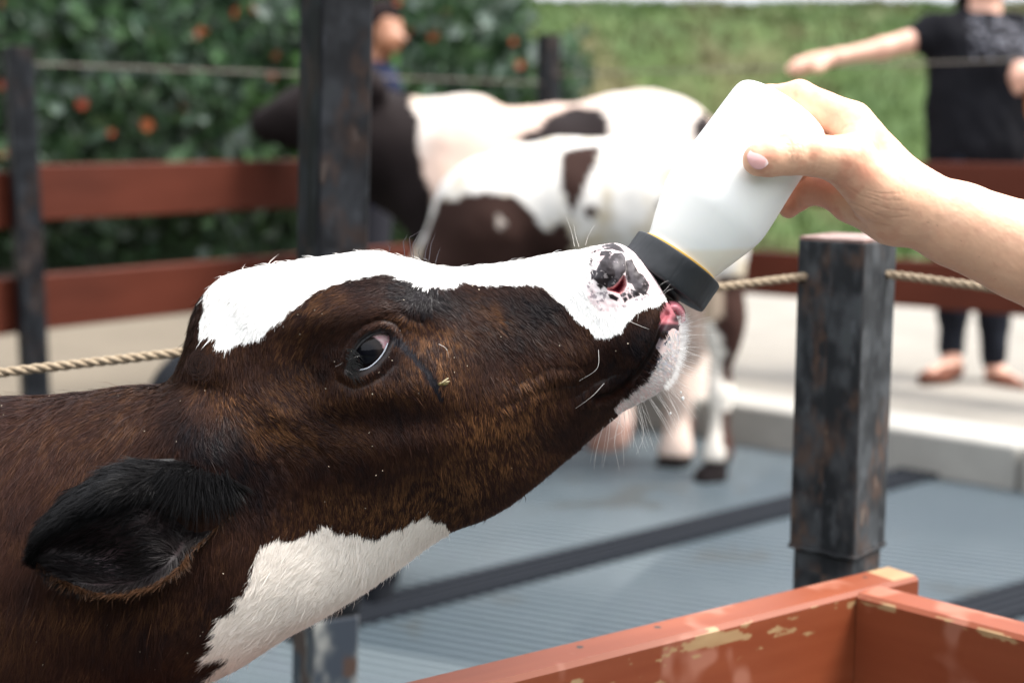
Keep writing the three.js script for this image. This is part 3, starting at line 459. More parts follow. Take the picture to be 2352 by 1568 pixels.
  // ---- direction of the hair, read from the photograph
  const DIR = [[1200, 690, .75, .65], [1100, 720, .8, .6], [1000, 700, .8, .5], [975, 695, -.25, .95], [985, 662, -.1, 1], [1020, 672, .75, .6], [930, 675, -.92, -.2], [860, 660, -.97, .1], [790, 680, -.85, .45], [740, 700, -.7, .65], [680, 760, -.5, .85], [600, 790, -.25, 1], [540, 860, .2, 1], [560, 920, .7, .7], [660, 900, .55, .8], [640, 990, .85, .5], [760, 1000, .85, .5], [760, 850, .1, 1], [900, 940, .4, .9], [1000, 850, .25, 1], [1080, 900, .15, 1], [1150, 860, .5, .85], [900, 1120, -.05, 1], [1100, 1080, .1, 1], [1250, 950, .3, .95], [1350, 850, .2, 1], [1450, 800, .35, .9], [1300, 780, .6, .8], [720, 1120, .1, 1], [700, 1300, -.6, .8], [600, 1420, -.75, .65], [850, 1250, -.35, .95], [950, 1210, -.4, .9], [520, 1500, -.7, .7], [20, 940, -.95, .3], [250, 925, -.85, .5], [60, 1040, -.45, .9], [300, 1000, -.6, .8], [200, 1120, -.2, 1], [60, 1300, -.25, 1], [300, 1420, -.3, .95], [500, 1330, -.2, 1], [400, 920, -.8, .55], [480, 960, .1, 1], [530, 1040, .55, .85], [580, 1100, .4, .9], [600, 680, -.8, .6], [540, 720, -.6, .8], [700, 630, -.9, .2], [850, 605, -.95, .1], [940, 612, -.9, -.15], [1030, 632, .8, .4], [1100, 630, .9, .25], [1250, 620, .8, .5], [1350, 720, .2, 1], [1400, 740, 0, 1], [430, 760, -.45, .9], [450, 830, -.1, 1], [1500, 880, .8, .6]].map((d) => { const l = Math.hypot(d[2], d[3]); return [...onCalf(d), d[2] / l, d[3] / l]; });
  const hairDir = (X, Y) => { let a = 0, b = 0; for (const d of DIR) { const q = (X - d[0]) ** 2 + (Y - d[1]) ** 2 + 200, w = 1 / (q * q); a += d[2] * w; b += d[3] * w; } const l = Math.hypot(a, b) + 1e-9; return [a / l, b / l]; };
  const onBrow = onCalf([975, 680]);
  const dirGrid = new Map(); const hd = (X, Y) => { const k = Math.round(X / 12) * 4096 + Math.round(Y / 12); let v = dirGrid.get(k); if (!v) dirGrid.set(k, v = hairDir(X, Y)); return v; };

  // ---- the skin: one loft, both sides
  const us = []; { const dens = (u) => u < 4 ? 6 : u < 8 ? 12 : u < 20 ? 26 : 44; for (let i = 0; i < ST.length - 1; i++) { const n = dens(i); for (let k = 0; k < n; k++) us.push(i + k / n); } us.push(ST.length - 1.0001); }
  const NU = us.length, NV = 330, FV = 60, cols = NV + 1 + FV - 1;          // near side 0..NV, far side FV-1 between
  const pos = new Float32Array(NU * cols * 3), col = new Float32Array(NU * cols * 3), idx = [];
  const skin = (X, Y, z, near) => {
    const k = kind(X, Y);
    if (!near) return k === 1 || k === 3 ? [0.7, 0.62, 0.56] : k === 2 ? [0.5, 0.4, 0.4] : UMBER;
    if (k === 2 || (X > 1300 && polyD(slit, X, Y) < 4)) {
      const sl = polyD(slit, X, Y);
      if (sl < 3) return mix3([0.62, 0.30, 0.30], [0.26, 0.022, 0.05], sst(2, -5, sl));
      let best = 1e9; const [x, y] = jit(X, Y, 2.2); for (const s of spots) best = Math.min(best, polyD(s, x, y));
      const wd = polyD(wing, x, y); best = Math.min(best - 1.2, wd - 2); const n = fbm(X / 7, Y / 7, 4, 3), g = fbm(X / 26, Y / 26, 8, 3);
      let c = mix3([0.80, 0.71, 0.70], [0.74, 0.58, 0.58], sst(0.35, 0.7, g));
      const dark = mix3([0.014, 0.0085, 0.010], [0.052, 0.044, 0.050], sst(0.4, 0.62, fbm(X / 16, Y / 22, 3, 3)));
      if ((inPoly(mottle, X, Y) && n > 0.47) || (n > 0.66 && fbm(X / 20, Y / 20, 12, 2) > 0.5)) c = mix3(c, [0.2, 0.16, 0.18], 0.75);
      return mix3(c, dark, sst(1.6, -1.6, best) * (n > 0.72 ? 0.7 : 1));
    }
    if (k === 6) { const n = fbm(X / 9, Y / 9, 4, 3); return mix3(mix3([0.50, 0.11, 0.14], [0.66, 0.27, 0.29], n), [0.03, 0.012, 0.016], Math.max(sst(736, 750, Y), gauss(X, Y, 1543, 735, 16, 10))); }
    if (k === 3) { const n = fbm(X / 6, Y / 6, 4, 3), m = lineD(mouth, X, Y), lip = sst(30, 12, m) * sst(870, 830, Y); let c = mix3([0.66, 0.42, 0.40], [0.78, 0.66, 0.62], fbm(X / 30, Y / 30, 1, 3)); c = mix3(c, [0.55, 0.56, 0.62], 0.8 * sst(0.4, 0.6, n) * sst(900, 830, Y)); return mix3(c, [0.03, 0.03, 0.045], clamp(sst(0.50, 0.58, n) * sst(48, 20, m) + lip * 0.8)); }
    if (k === 1) return [0.80, 0.75, 0.70];
    if (k === 5) return [0.013, 0.009, 0.010];
    const e = Math.abs(X - eyeC[0]) < 150 && Math.abs(Y - eyeC[1]) < 130 ? polyD(eye, X, Y) : 99;
    const [a, b] = hd(X, Y); let c = mul3(brown(X, Y, X * a + Y * b, -X * b + Y * a, 0.4), 0.8);
    return e < 18 ? mix3([0.016, 0.012, 0.012], c, sst(5, 17, e)) : c;
  };
  const near = { X: new Float32Array(NU * (NV + 1)), Y: new Float32Array(NU * (NV + 1)), Z: new Float32Array(NU * (NV + 1)) };
  for (let i = 0; i < NU; i++) {
    const s = station(us[i]);
    for (let j = 0; j < cols; j++) {
      const nearSide = j <= NV, v = nearSide ? j / NV : 1 - (j - NV) / FV, t = (1 - Math.cos(Math.PI * v)) / 2, X = mix(s[0], s[2], t), Y = mix(s[1], s[3], t);
      let z = baseZ(s, v); z *= 1 - 0.2 * sst(0.55, 1, t) * sst(9, 13, us[i]) * sst(24, 20, us[i]);
      const e = Math.pow(Math.max(0, Math.sin(Math.PI * v)), 0.9) ; let o = us[i] > 3 ? offset(X, Y) + (nearSide ? fold(X, Y) : 0) : 0;
      z = Math.max(0, z + o * sst(0, 0.35, e)); if (!nearSide) z = -z;
      const q = (i * cols + j) * 3; pos[q] = X; pos[q + 1] = Y; pos[q + 2] = z;
      if (nearSide) { const w = i * (NV + 1) + j; near.X[w] = X; near.Y[w] = Y; near.Z[w] = z; }
      const c = us[i] > 3.5 ? skin(X, Y, z, nearSide) : UMBER; col[q] = c[0]; col[q + 1] = c[1]; col[q + 2] = c[2];
    }
  }
  for (let i = 0; i < NU - 1; i++) for (let j = 0; j < cols; j++) { const j2 = (j + 1) % cols, a = i * cols + j, b = i * cols + j2, c = a + cols, d = b + cols; idx.push(a, b, d, a, d, c); }
  { const q = pos.length / 3 - cols; for (let j = 1; j < cols - 1; j++) idx.push(q, q + j + 1, q + j); for (let j = 1; j < cols - 1; j++) idx.push(0, j, j + 1); }
  const S = D / F, toLocal = (p) => { for (let i = 0; i < p.length; i += 3) { p[i] = (p[i] - 1176) * S; p[i + 1] = (784 - p[i + 1]) * S; p[i + 2] *= S; } return p; };
  const raw = pos.slice();
  const bodyG = geoFrom(toLocal(pos), idx, col);
  const nrm = bodyG.attributes.normal.array;
  // normals must look outwards
  { let s = 0; for (let i = 0; i < NU; i += 5) { const q = (i * cols + 165) * 3; s += nrm[q + 2]; } if (s < 0) { const a = bodyG.index.array; for (let i = 0; i < a.length; i += 3) { const t = a[i]; a[i] = a[i + 1]; a[i + 1] = t; } bodyG.computeVertexNormals(); } }
  const N = bodyG.attributes.normal.array;
  const sample = (i, fi, j, fj) => { const g = (A, c, st) => { const a = (i * cols + j) * 3 + c, b = a + 3, e = a + cols * 3, d = e + 3; return mix(mix(A[a], A[b], fj), mix(A[e], A[d], fj), fi); }; const n = [g(N, 0), -g(N, 1), g(N, 2)], l = Math.hypot(...n) + 1e-9; return { p: [g(raw, 0), g(raw, 1), g(raw, 2)], n: [n[0] / l, n[1] / l, n[2] / l] }; };

  // ---- the ear: a cupped leaf with a rolled upper rim
  const up = [[540, 1105], [452, 1058], [361, 1054], [290, 1060], [230, 1080], [171, 1111], [123, 1149], [82, 1194], [60, 1235], [56, 1262]];
  const dn = [[545, 1150], [488, 1226], [433, 1272], [410, 1306], [370, 1338], [300, 1362], [218, 1362], [147, 1343], [100, 1316], [66, 1290]];
  for (const l of [up, dn]) for (const p of l) p[0] += 16 * sst(420, 120, p[0]);
  const along = (l, t) => { const f = clamp(t) * (l.length - 1), i = Math.min(l.length - 2, Math.floor(f)), k = f - i, P = (n) => l[clamp(n, 0, l.length - 1)]; return [0, 1].map((c) => cr(P(i - 1)[c], P(i)[c], P(i + 1)[c], P(i + 2)[c], k)); };
  const EZ = (s) => mix(210, 398, sst(-0.1, 0.48, s)) - 18 * sst(0.5, 1, s) - 8 * sst(0.8, 1, s);
  const earPoint = (s, r) => {                                           // s: base to tip, r: 0 upper edge .. 1 lower edge
    const a = along(up, s), b = along(dn, s), x = mix(a[0], b[0], r), y = mix(a[1], b[1], r), open = Math.pow(Math.sin(Math.PI * clamp(s * 0.93 + 0.03)), 0.7);
    let z = EZ(s) + 30 * Math.exp(-(((r - 0.2) / 0.12) ** 2)) * open - 62 * open * Math.pow(Math.sin(Math.PI * clamp((r - 0.26) / 0.74)), 0.8) - 40 * sst(0.14, 0, r) * open - 6 * sst(0.9, 1, r);
    z += 22 * open * sst(0.35, 0.5, r) * sst(1, 0.8, r) * (Math.cos((s * 4.2 + r * 0.9 - 0.15) * Math.PI) + 0.3 * fbm(s * 9, r * 6, 2, 2));
    
    const u = U(x, y, z); return [u[0], u[1], z];
  };
  const ES = 120, ER = 90, epos = [], ecol = [], eidx = [];
  for (let side = 0; side < 2; side++) for (let i = 0; i <= ES; i++) for (let j = 0; j <= ER; j++) {
    const s = i / ES, r = j / ER, p = earPoint(s, r), edge = Math.min(1, Math.min(r, 1 - r, 1 - s) * 14);
    if (side) p[2] -= 3 + 22 * edge * sst(0, 0.1, r);
    epos.push(...p); const n = fbm(p[0] / 30, p[1] / 30, 3, 3);
    const bare = clamp(gauss(p[0], p[1], 340, 1235, 34, 58, 35) + 0.55 * gauss(p[0], p[1], 190, 1225, 36, 40, 40)); const inner = sst(0.28, 0.4, r) * sst(0.97, 0.85, r) * sst(0.97, 0.88, s); ecol.push(...(side ? UMBER : mix3([0.0048, 0.0045, 0.0048], mix3([0.012, 0.006, 0.0065], mix3([0.014, 0.0075, 0.0085], [0.060, 0.036, 0.041], bare), Math.max(n, bare)), inner)));
  }
  const eo = (ES + 1) * (ER + 1); for (let side = 0; side < 2; side++) for (let i = 0; i < ES; i++) for (let j = 0; j < ER; j++) { const a = side * eo + i * (ER + 1) + j, b = a + 1, c = a + ER + 1, d = c + 1; side ? eidx.push(a, d, b, a, c, d) : eidx.push(a, b, d, a, d, c); }
  for (let i = 0; i < ES; i++) for (const j of [0, ER]) { const a = i * (ER + 1) + j, c = a + ER + 1; eidx.push(a, c, c + eo, a, c + eo, a + eo); }
  for (let j = 0; j < ER; j++) { const a = ES * (ER + 1) + j; eidx.push(a, a + 1, a + 1 + eo, a, a + 1 + eo, a + eo); }
  const eraw = Float32Array.from(epos), earG = geoFrom(toLocal(Float32Array.from(epos)), eidx, ecol);
  const far = earG.clone().scale(1, 1, -1); { const a = far.index.array; for (let i = 0; i < a.length; i += 3) { const t = a[i]; a[i] = a[i + 1]; a[i + 1] = t; } far.computeVertexNormals(); }
  // the rest of the body, out of the picture on the left: legs down to the floor
  const legs = [];
  { const bones = []; for (const [x, z] of [[-560, 210], [-640, -210]]) bones.push(...chain([x + 120, 1900, z, 230], [x + 40, 2300, z, 120], [x, 2680, z, 78], [x + 8, 3180, z, 62], [x + 40, 3370, z, 70])); for (const [x, z] of [[-1650, 230], [-1720, -230]]) bones.push(...chain([x, 1800, z, 300], [x + 60, 2280, z, 150], [x - 90, 2700, z, 80], [x - 40, 3200, z, 62], [x, 3370, z, 70]));
    const [lo, hi] = bounds(bones, 40), g = nets((x, y, z) => { let d = 1e9; for (const b of bones) d = smin(d, bone(b, x, y, z), 60); return d; }, lo, hi, 40); const c = new Float32Array(g.pos.length); for (let i = 0; i < c.length; i += 3) { const k = g.pos[i + 1] > 2900 ? [0.6, 0.52, 0.45] : UMBER; c[i] = k[0]; c[i + 1] = k[1]; c[i + 2] = k[2]; } legs.push(geoFrom(toLocal(g.pos), g.idx, c)); }
  const body = mergeGeometries([bodyG, earG, far, ...legs]);
  const M = planeMatrix(D); const frame = new THREE.Matrix4().extractRotation(M).setPosition(at(1176, 784, D));
  const calfBase = new THREE.Vector3(-0.55, 0, -0.75);
  const calf = thing('calf', calfBase, 'dark brown calf with a white blaze and throat drinking from the bottle in front', 'calf');
  const put = (name, g, mat, label, kindOf) => part(calf, name, g.applyMatrix4(frame).translate(-calfBase.x, -calfBase.y, -calfBase.z), mat, label, kindOf);
  const skinM = std([1, 1, 1], 0.55, { vertexColors: true, sheen: 0.0, specularIntensity: 0.5 });
  put('body', body, skinM);

  // ---- hair
  const hair = Hairs(), V3 = (p) => [(p[0] - 1176) * S, (784 - p[1]) * S, p[2] * S];
  const strand = (p, n, d, len, wid, lift, c0, c1, curl = 0) => {            // all in picture units, y down
    const dn = d[0] * n[0] + d[1] * n[1] + d[2] * n[2]; let t = [d[0] - n[0] * dn, d[1] - n[1] * dn, d[2] - n[2] * dn]; const l = Math.hypot(...t) + 1e-9; t = [t[0] / l, t[1] / l, t[2] / l];
    const s = [t[1] * n[2] - t[2] * n[1], t[2] * n[0] - t[0] * n[2], t[0] * n[1] - t[1] * n[0]];
    const P = (f, h, c) => [p[0] + t[0] * len * f + n[0] * h * len + s[0] * c * len, p[1] + t[1] * len * f + n[1] * h * len + s[1] * c * len, p[2] + t[2] * len * f + n[2] * h * len + s[2] * c * len];
    const roll = rr(-0.5, 0.5), sn = [s[0] + n[0] * roll, s[1] + n[1] * roll, s[2] + n[2] * roll], nn = [n[0] - s[0] * roll + t[0] * -lift * 0.6, n[1] - s[1] * roll - t[1] * lift * 0.6, n[2] - s[2] * roll - t[2] * lift * 0.6];
    const fl = (v) => { const q = Math.hypot(...v) + 1e-9; return [v[0] / q, -v[1] / q, v[2] / q]; };
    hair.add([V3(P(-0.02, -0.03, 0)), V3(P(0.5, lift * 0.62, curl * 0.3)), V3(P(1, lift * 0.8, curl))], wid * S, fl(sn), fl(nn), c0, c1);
  };
  // areas of the near side cells, to scatter evenly
  const cells = [], cum = []; let tot = 0;
  for (let i = 0; i < NU - 1; i++) for (let j = 0; j < NV; j++) {
    const a = i * (NV + 1) + j, X = near.X[a], Y = near.Y[a]; if (X < -360 || Y > 1640 || us[i] < 3.1 || us[i] > 27.6) continue;
    const b = a + 1, c = a + NV + 1, ux = near.X[b] - X, uy = near.Y[b] - Y, uz = near.Z[b] - near.Z[a], vx = near.X[c] - X, vy = near.Y[c] - Y, vz = near.Z[c] - near.Z[a];
    const A = Math.hypot(uy * vz - uz * vy, uz * vx - ux * vz, ux * vy - uy * vx); cells.push(i, j); cum.push(tot += A);
  }
  const TOTAL = globalThis.__HAIRS ?? 440000;
  for (let h = 0; h < TOTAL; h++) {
    const r = (h + rnd()) / TOTAL * tot; let lo = 0, hi = cum.length - 1; while (lo < hi) { const m = (lo + hi) >> 1; cum[m] < r ? lo = m + 1 : hi = m; }
    const { p, n } = sample(cells[2 * lo], rnd(), cells[2 * lo + 1], rnd()), X = p[0], Y = p[1], k = kind(X, Y);
    if (k === 2 && (rnd() > 0.10 || polyD(muzzle, X, Y) < -14)) continue; if (X > 1290 && polyD(slit, X, Y) < 5) continue;
    const ed = Math.abs(X - eyeC[0]) < 150 && Math.abs(Y - eyeC[1]) < 130 ? polyD(eye, X, Y) : 99; if (ed < 14 && rnd() < sst(14, 7, ed)) continue;
    if (k === 6 || (X > 1440 && lineD(mouth, X, Y) < 9)) continue; if (k === 3 && (rnd() < 0.5 || lineD(mouth, X, Y) < 26)) continue;
    const base = hd(X, Y), cl = (noise(X / 11, Y / 11, 5) - 0.5) * 0.5 + (noise(X / 40, Y / 40, 8) - 0.5) * 0.45 + rr(-0.11, 0.11), ca = Math.cos(cl), sa = Math.sin(cl), d = [base[0] * ca - base[1] * sa, base[0] * sa + base[1] * ca, 0];
    if (Math.abs(n[2]) > 0.12) d[2] = clamp(-(n[0] * d[0] + n[1] * d[1]) / n[2], -1.6, 1.6);
    const al = X * base[0] + Y * base[1], ac = -X * base[1] + Y * base[0];
    let len = X < 430 ? mix(46, 62, sst(1100, 1400, Y)) : 36, lift = 0.11, wid = 1.55, c0, c1;
    if (X > 640) len = 28; if (X > 1100) len = 30; if (X > 1330) len = 20; if (ed < 70) { len = mix(14, len, sst(20, 70, ed)); }
    len *= 1 - 0.5 * gauss(X, Y, onBrow[0], onBrow[1], 80, 50); const poll = gauss(X, Y, 440, 760, 45, 120); len += 16 * poll; lift += 0.08 * poll;
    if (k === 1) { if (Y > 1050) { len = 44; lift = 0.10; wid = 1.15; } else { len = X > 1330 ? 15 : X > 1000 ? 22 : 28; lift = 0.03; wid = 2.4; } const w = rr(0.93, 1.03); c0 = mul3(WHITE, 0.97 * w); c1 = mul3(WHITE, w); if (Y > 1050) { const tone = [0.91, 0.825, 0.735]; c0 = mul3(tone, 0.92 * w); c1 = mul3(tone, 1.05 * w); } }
    else if (k === 2) { len = 11; c0 = c1 = [0.8, 0.76, 0.74]; wid = 1.2; }
    else if (k === 3) { len = 16; const w = rr(0.6, 0.95); c0 = c1 = [w * 0.93, w * 0.86, w * 0.82]; wid = 1.3; if (rnd() < 0.55) continue; }
    else if (k === 5) { len = 18; c0 = c1 = [0.012, 0.011, 0.014]; lift = 0.05; }
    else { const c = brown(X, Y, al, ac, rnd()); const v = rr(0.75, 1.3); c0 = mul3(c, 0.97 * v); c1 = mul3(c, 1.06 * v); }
    len *= 0.8 * rr(0.6, 1.25); const edge = 1 - Math.abs(n[2]); lift += 0.05 * edge * rnd();
    if (rnd() < 0.006) { len *= 1.4; lift += 0.2; }
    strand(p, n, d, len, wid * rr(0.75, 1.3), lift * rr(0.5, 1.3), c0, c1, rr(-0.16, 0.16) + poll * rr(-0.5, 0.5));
  }
  // ear hair
  for (let h = 0; h < 26000; h++) {
    const s = rnd(), r = rnd(), p = earPoint(s, r), q = earPoint(s + 0.004, r), w = earPoint(s, r + 0.004), a = [q[0] - p[0], q[1] - p[1], q[2] - p[2]], b = [w[0] - p[0], w[1] - p[1], w[2] - p[2]];
    let n = [a[1] * b[2] - a[2] * b[1], a[2] * b[0] - a[0] * b[2], a[0] * b[1] - a[1] * b[0]]; const l = Math.hypot(...n) * (n[2] < 0 ? -1 : 1) + 1e-9; n = [n[0] / l, n[1] / l, n[2] / l];
    const rim = r < 0.3, low = r > 0.9, v = rr(0.6, 1.5); if (!rim && !low && rnd() > 0.12 + 0.5 * sst(0.6, 0.95, r)) continue;
    const jet = mul3([0.0046, 0.0043, 0.0046], v), inner = mul3([0.0085, 0.0068, 0.0070], v), tip = mul3([0.030, 0.014, 0.007], v);
    let d = rim ? [-0.75, 0.6 - 0.2 * s, 0.2] : low ? [-0.25, 1, 0.1] : [-0.75, 0.55 - 0.5 * r, 0]; if (s < 0.2) d = [mix(0.1, -0.7, s / 0.2), 1, 0.1];
    if (s > 0.85 && rim) d = [-0.3, 1, 0];
    d[0] += rr(-0.16, 0.16) + (noise(p[0] / 14, p[1] / 14, 3) - 0.5) * 0.6; d[1] += rr(-0.16, 0.16) + (noise(p[0] / 14, p[1] / 14, 9) - 0.5) * 0.6;
    strand(p, n, d, (rim ? mix(54, 34, s) : low ? 30 : 34) * rr(0.6, 1.25), rr(1.4, 2.3), rim ? rr(0.1, 0.3) : rr(0.1, 0.22), low && r > 0.95 ? tip : rim ? jet : inner, low && r > 0.95 ? tip : rim ? jet : inner, rr(-0.12, 0.12));
  }
  for (let h = 0; h < 1100; h++) { // the tuft that hangs over the root of the ear
    const f = clamp(0.5 + (rnd() + rnd() + rnd() - 1.5) * 0.62), x = mix(372, 520, f), y = 1094 + 26 * Math.sin(f * 2.6) * rnd() + rr(-22, 26), z = mix(372, 268, sst(380, 520, x)) + 12 * rnd(), u = U(x, y, z), v = rr(0.5, 1.7);
    strand([u[0], u[1], z], [0, -0.15, 0.98], [mix(-0.75, 0.35, f) + rr(-0.22, 0.22) + (noise(x / 8, y / 12, 4) - 0.5) * 0.7, 1, -0.1], rr(28, 100) * (rnd() < 0.25 ? 1.1 : 0.75), rr(1.0, 1.7), rr(-0.04, 0.12), mul3([0.0046, 0.0043, 0.0046], v), mul3([0.0046, 0.0043, 0.0046], v), rr(-0.12, 0.12));
  }
  for (let h = 0; h < 2200; h++) { // brown fringe along the lower rim of the ear
    const s = rr(0.12, 0.9), p = earPoint(s, 0.995), v = rr(0.6, 1.5); strand([p[0], p[1] - 2, p[2] - 6 * rnd()], [0, 0.25, 0.95], [-0.25 + rr(-0.25, 0.25), 1, -0.25], rr(9, 24), rr(1.2, 1.9), 0.08, mul3([0.018, 0.0085, 0.0045], v), mul3([0.018, 0.0085, 0.0045], v), rr(-0.2, 0.2));
  }
  // curl of hair behind the forehead and stray hairs on the outline
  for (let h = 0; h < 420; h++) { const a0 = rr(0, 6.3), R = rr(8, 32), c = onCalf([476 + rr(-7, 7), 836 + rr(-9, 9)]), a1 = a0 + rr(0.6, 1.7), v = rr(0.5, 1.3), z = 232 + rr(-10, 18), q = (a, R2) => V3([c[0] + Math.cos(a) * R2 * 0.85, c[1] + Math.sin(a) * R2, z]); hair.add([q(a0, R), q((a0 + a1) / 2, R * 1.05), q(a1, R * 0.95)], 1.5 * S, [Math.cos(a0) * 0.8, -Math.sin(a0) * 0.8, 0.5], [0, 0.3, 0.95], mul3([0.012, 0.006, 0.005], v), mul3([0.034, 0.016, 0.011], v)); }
  const stray = (list, c, w = 1.7) => { for (const pts of list) { const q = pts.map((p) => V3([p[0], p[1], p[2] ?? 0])); const d = [q[2][0] - q[0][0], q[2][1] - q[0][1]], l = Math.hypot(...d) + 1e-9; hair.add(q, w * S, [-d[1] / l, d[0] / l, 0], [0, 0.3, 0.95], c, c); } };
  stray([[[930, 590], [926, 555], [940, 532]], [[945, 592], [940, 545], [980, 522]], [[950, 594], [948, 560], [965, 530]], [[985, 598], [990, 560], [1002, 530]], [[975, 598], [978, 575], [988, 548]], [[966, 596], [960, 580], [965, 566]], [[893, 582], [896, 568], [886, 558]], [[1000, 604], [1005, 585], [1012, 566]]], [0.05, 0.045, 0.05], 1.8);
  stray([[[612, 612], [622, 598], [640, 583]], [[617, 612], [632, 600], [650, 600]], [[650, 606], [666, 600], [682, 604]], [[560, 624], [556, 616], [563, 606]], [[512, 640], [506, 634], [498, 636]], [[836, 582], [830, 576], [824, 572]], [[715, 598], [706, 596], [700, 590]]], [0.72, 0.62, 0.58], 2);
  for (let h = 0; h < 260; h++) { // dust and chaff caught in the coat
    const r = rnd() * tot; let lo = 0, hi = cum.length - 1; while (lo < hi) { const m = (lo + hi) >> 1; cum[m] < r ? lo = m + 1 : hi = m; }
    const { p, n } = sample(cells[2 * lo], rnd(), cells[2 * lo + 1], rnd()); if (kind(p[0], p[1]) !== 0 || noise(p[0] / 120, p[1] / 120, 6) < 0.38) continue; const v = rr(0.25, 0.8); strand([p[0] + n[0] * 5, p[1] + n[1] * 5, p[2] + n[2] * 5], n, [rr(-1, 1), rr(-1, 1), 0], rr(1.5, 3.5), rr(1.2, 2.2), 0.2, [v, v * 0.85, v * 0.65], [v, v * 0.85, v * 0.65]);
  }
  const furM = new THREE.MeshPhysicalMaterial({ vertexColors: true, roughness: 0.45, side: THREE.DoubleSide, specularIntensity: 0.14 });
  console.log('hairs', hair.count);
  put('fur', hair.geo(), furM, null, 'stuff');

  // ---- eye
  const ez = hint(850, 805) - 4, EB = 66, ec = U(851, 806, ez), eg = new THREE.SphereGeometry(EB, 96, 64), ep = eg.attributes.position, ecl = new Float32Array(ep.count * 3), look = new THREE.Vector3(-0.13, -0.1, 1).normalize();
  for (let i = 0; i < ep.count; i++) { const v = new THREE.Vector3().fromBufferAttribute(ep, i).normalize(), a = Math.acos(clamp(v.dot(look), -1, 1)) + 0.02 * (noise(v.x * 9, v.y * 9) - 0.5), n = fbm(v.x * 16, v.y * 16, v.z * 4, 3); const c = mix3(mix3([0.004, 0.004, 0.006], [0.018, 0.013, 0.012], sst(0.26, 0.5, a)), mix3([0.55, 0.40, 0.40], [0.50, 0.24, 0.28], sst(0.45, 0.65, n)), sst(0.60, 0.64, a)); ecl.set(c, i * 3); if (a < 0.56) ep.setXYZ(i, ep.getX(i) * (1 + 0.05 * (1 - a / 0.56)), ep.getY(i) * (1 + 0.05 * (1 - a / 0.56)), ep.getZ(i) * (1 + 0.05 * (1 - a / 0.56))); }
  eg.setAttribute('color', new THREE.BufferAttribute(ecl, 3)); eg.computeVertexNormals(); eg.scale(S, S, S).translate((ec[0] - 1176) * S, (784 - ec[1]) * S, (ez - EB * 0.93) * S + 14 * S);
  put('eye', eg, std([1, 1, 1], 0.03, { vertexColors: true, ior: 1.36, specularIntensity: 0.55 }));
  // lids: a swept rim round the opening
  const lid = (pts0, rad, lift) => { const pts = big(pts0, 0.97); const c = new THREE.CatmullRomCurve3(pts.map(([x, y, r]) => new THREE.Vector3(...V3([...onCalf([x, y]), hint(x, y) + lift * (x > 905 ? sst(950, 905, x) : 1) - (x > 920 ? 6 : 0)]))), false, 'centripetal'), g = new THREE.TubeGeometry(c, 80, 1, 10), p = g.attributes.position, nrm2 = g.attributes.normal, cc = new Float32Array(p.count * 3); for (let i = 0; i < p.count; i++) { const row = Math.floor(i / 11) / 80, R = S * rad * (0.05 + 0.95 * Math.pow(Math.sin(Math.PI * row), 0.6)); const b = c.getPoint(row); const nx = nrm2.getX(i), ny = nrm2.getY(i), nz = nrm2.getZ(i); p.setXYZ(i, b.x + nx * R, b.y + ny * R, b.z + nz * R * 1.1); const n = fbm(b.x / S / 9 + nx, b.y / S / 9, nz * 2, 3), k = mix3([0.010, 0.008, 0.008], [0.045, 0.038, 0.040], sst(0.45, 0.7, n)); cc.set(k, i * 3); } g.setAttribute('color', new THREE.BufferAttribute(cc, 3)); g.computeVertexNormals(); return g; };
  const lids = [lid([[795, 862], [800, 832], [812, 805], [832, 780], [856, 764], [884, 757], [912, 760], [938, 752]], 7, 13), lid([[786, 850], [790, 822], [804, 792], [828, 768], [858, 750], [890, 744], [922, 746]], 4.5, 9), lid([[800, 862], [822, 866], [846, 858], [868, 842], [886, 820], [899, 796], [906, 776]], 8, 9), lid([[896, 778], [910, 770], [924, 768], [944, 764]], 7, 8)];
  put('eyelid', mergeGeometries(lids), std([1, 1, 1], 0.3, { vertexColors: true, clearcoat: 0.3, clearcoatRoughness: 0.25 }));
  const tl = big([[826, 850], [846, 845], [866, 830], [882, 810], [892, 788]], 1.0).map(([x, y]) => new THREE.Vector3(...V3([...onCalf([x, y]), hint(x, y) + 17])));
  put('tear_film', new THREE.TubeGeometry(new THREE.CatmullRomCurve3(tl), 40, 1.7 * S, 6), std([0.35, 0.37, 0.42], 0.05, { clearcoat: 1 }));
  const lash = Hairs(); for (let i = 0; i < 80; i++) { const f = rnd(), b = onCalf([mix(796, 812, rnd()), mix(862, 800, f)]), z = hint(802, 835) + 22; const e = [b[0] + rr(10, 34), b[1] + rr(4, 34)]; const v = rr(0.6, 2.6); lash.add([V3([b[0], b[1], z]), V3([(b[0] + e[0]) / 2 + 2, (b[1] + e[1]) / 2 - 3, z + 12]), V3([e[0], e[1], z + 16])], 1.5 * S, [0.5, 0.8, 0], [0, 0.2, 1], mul3([0.006, 0.006, 0.006], v), mul3([0.006, 0.006, 0.006], v)); }
  put('eyelashes', lash.geo(), furM, null, 'stuff');
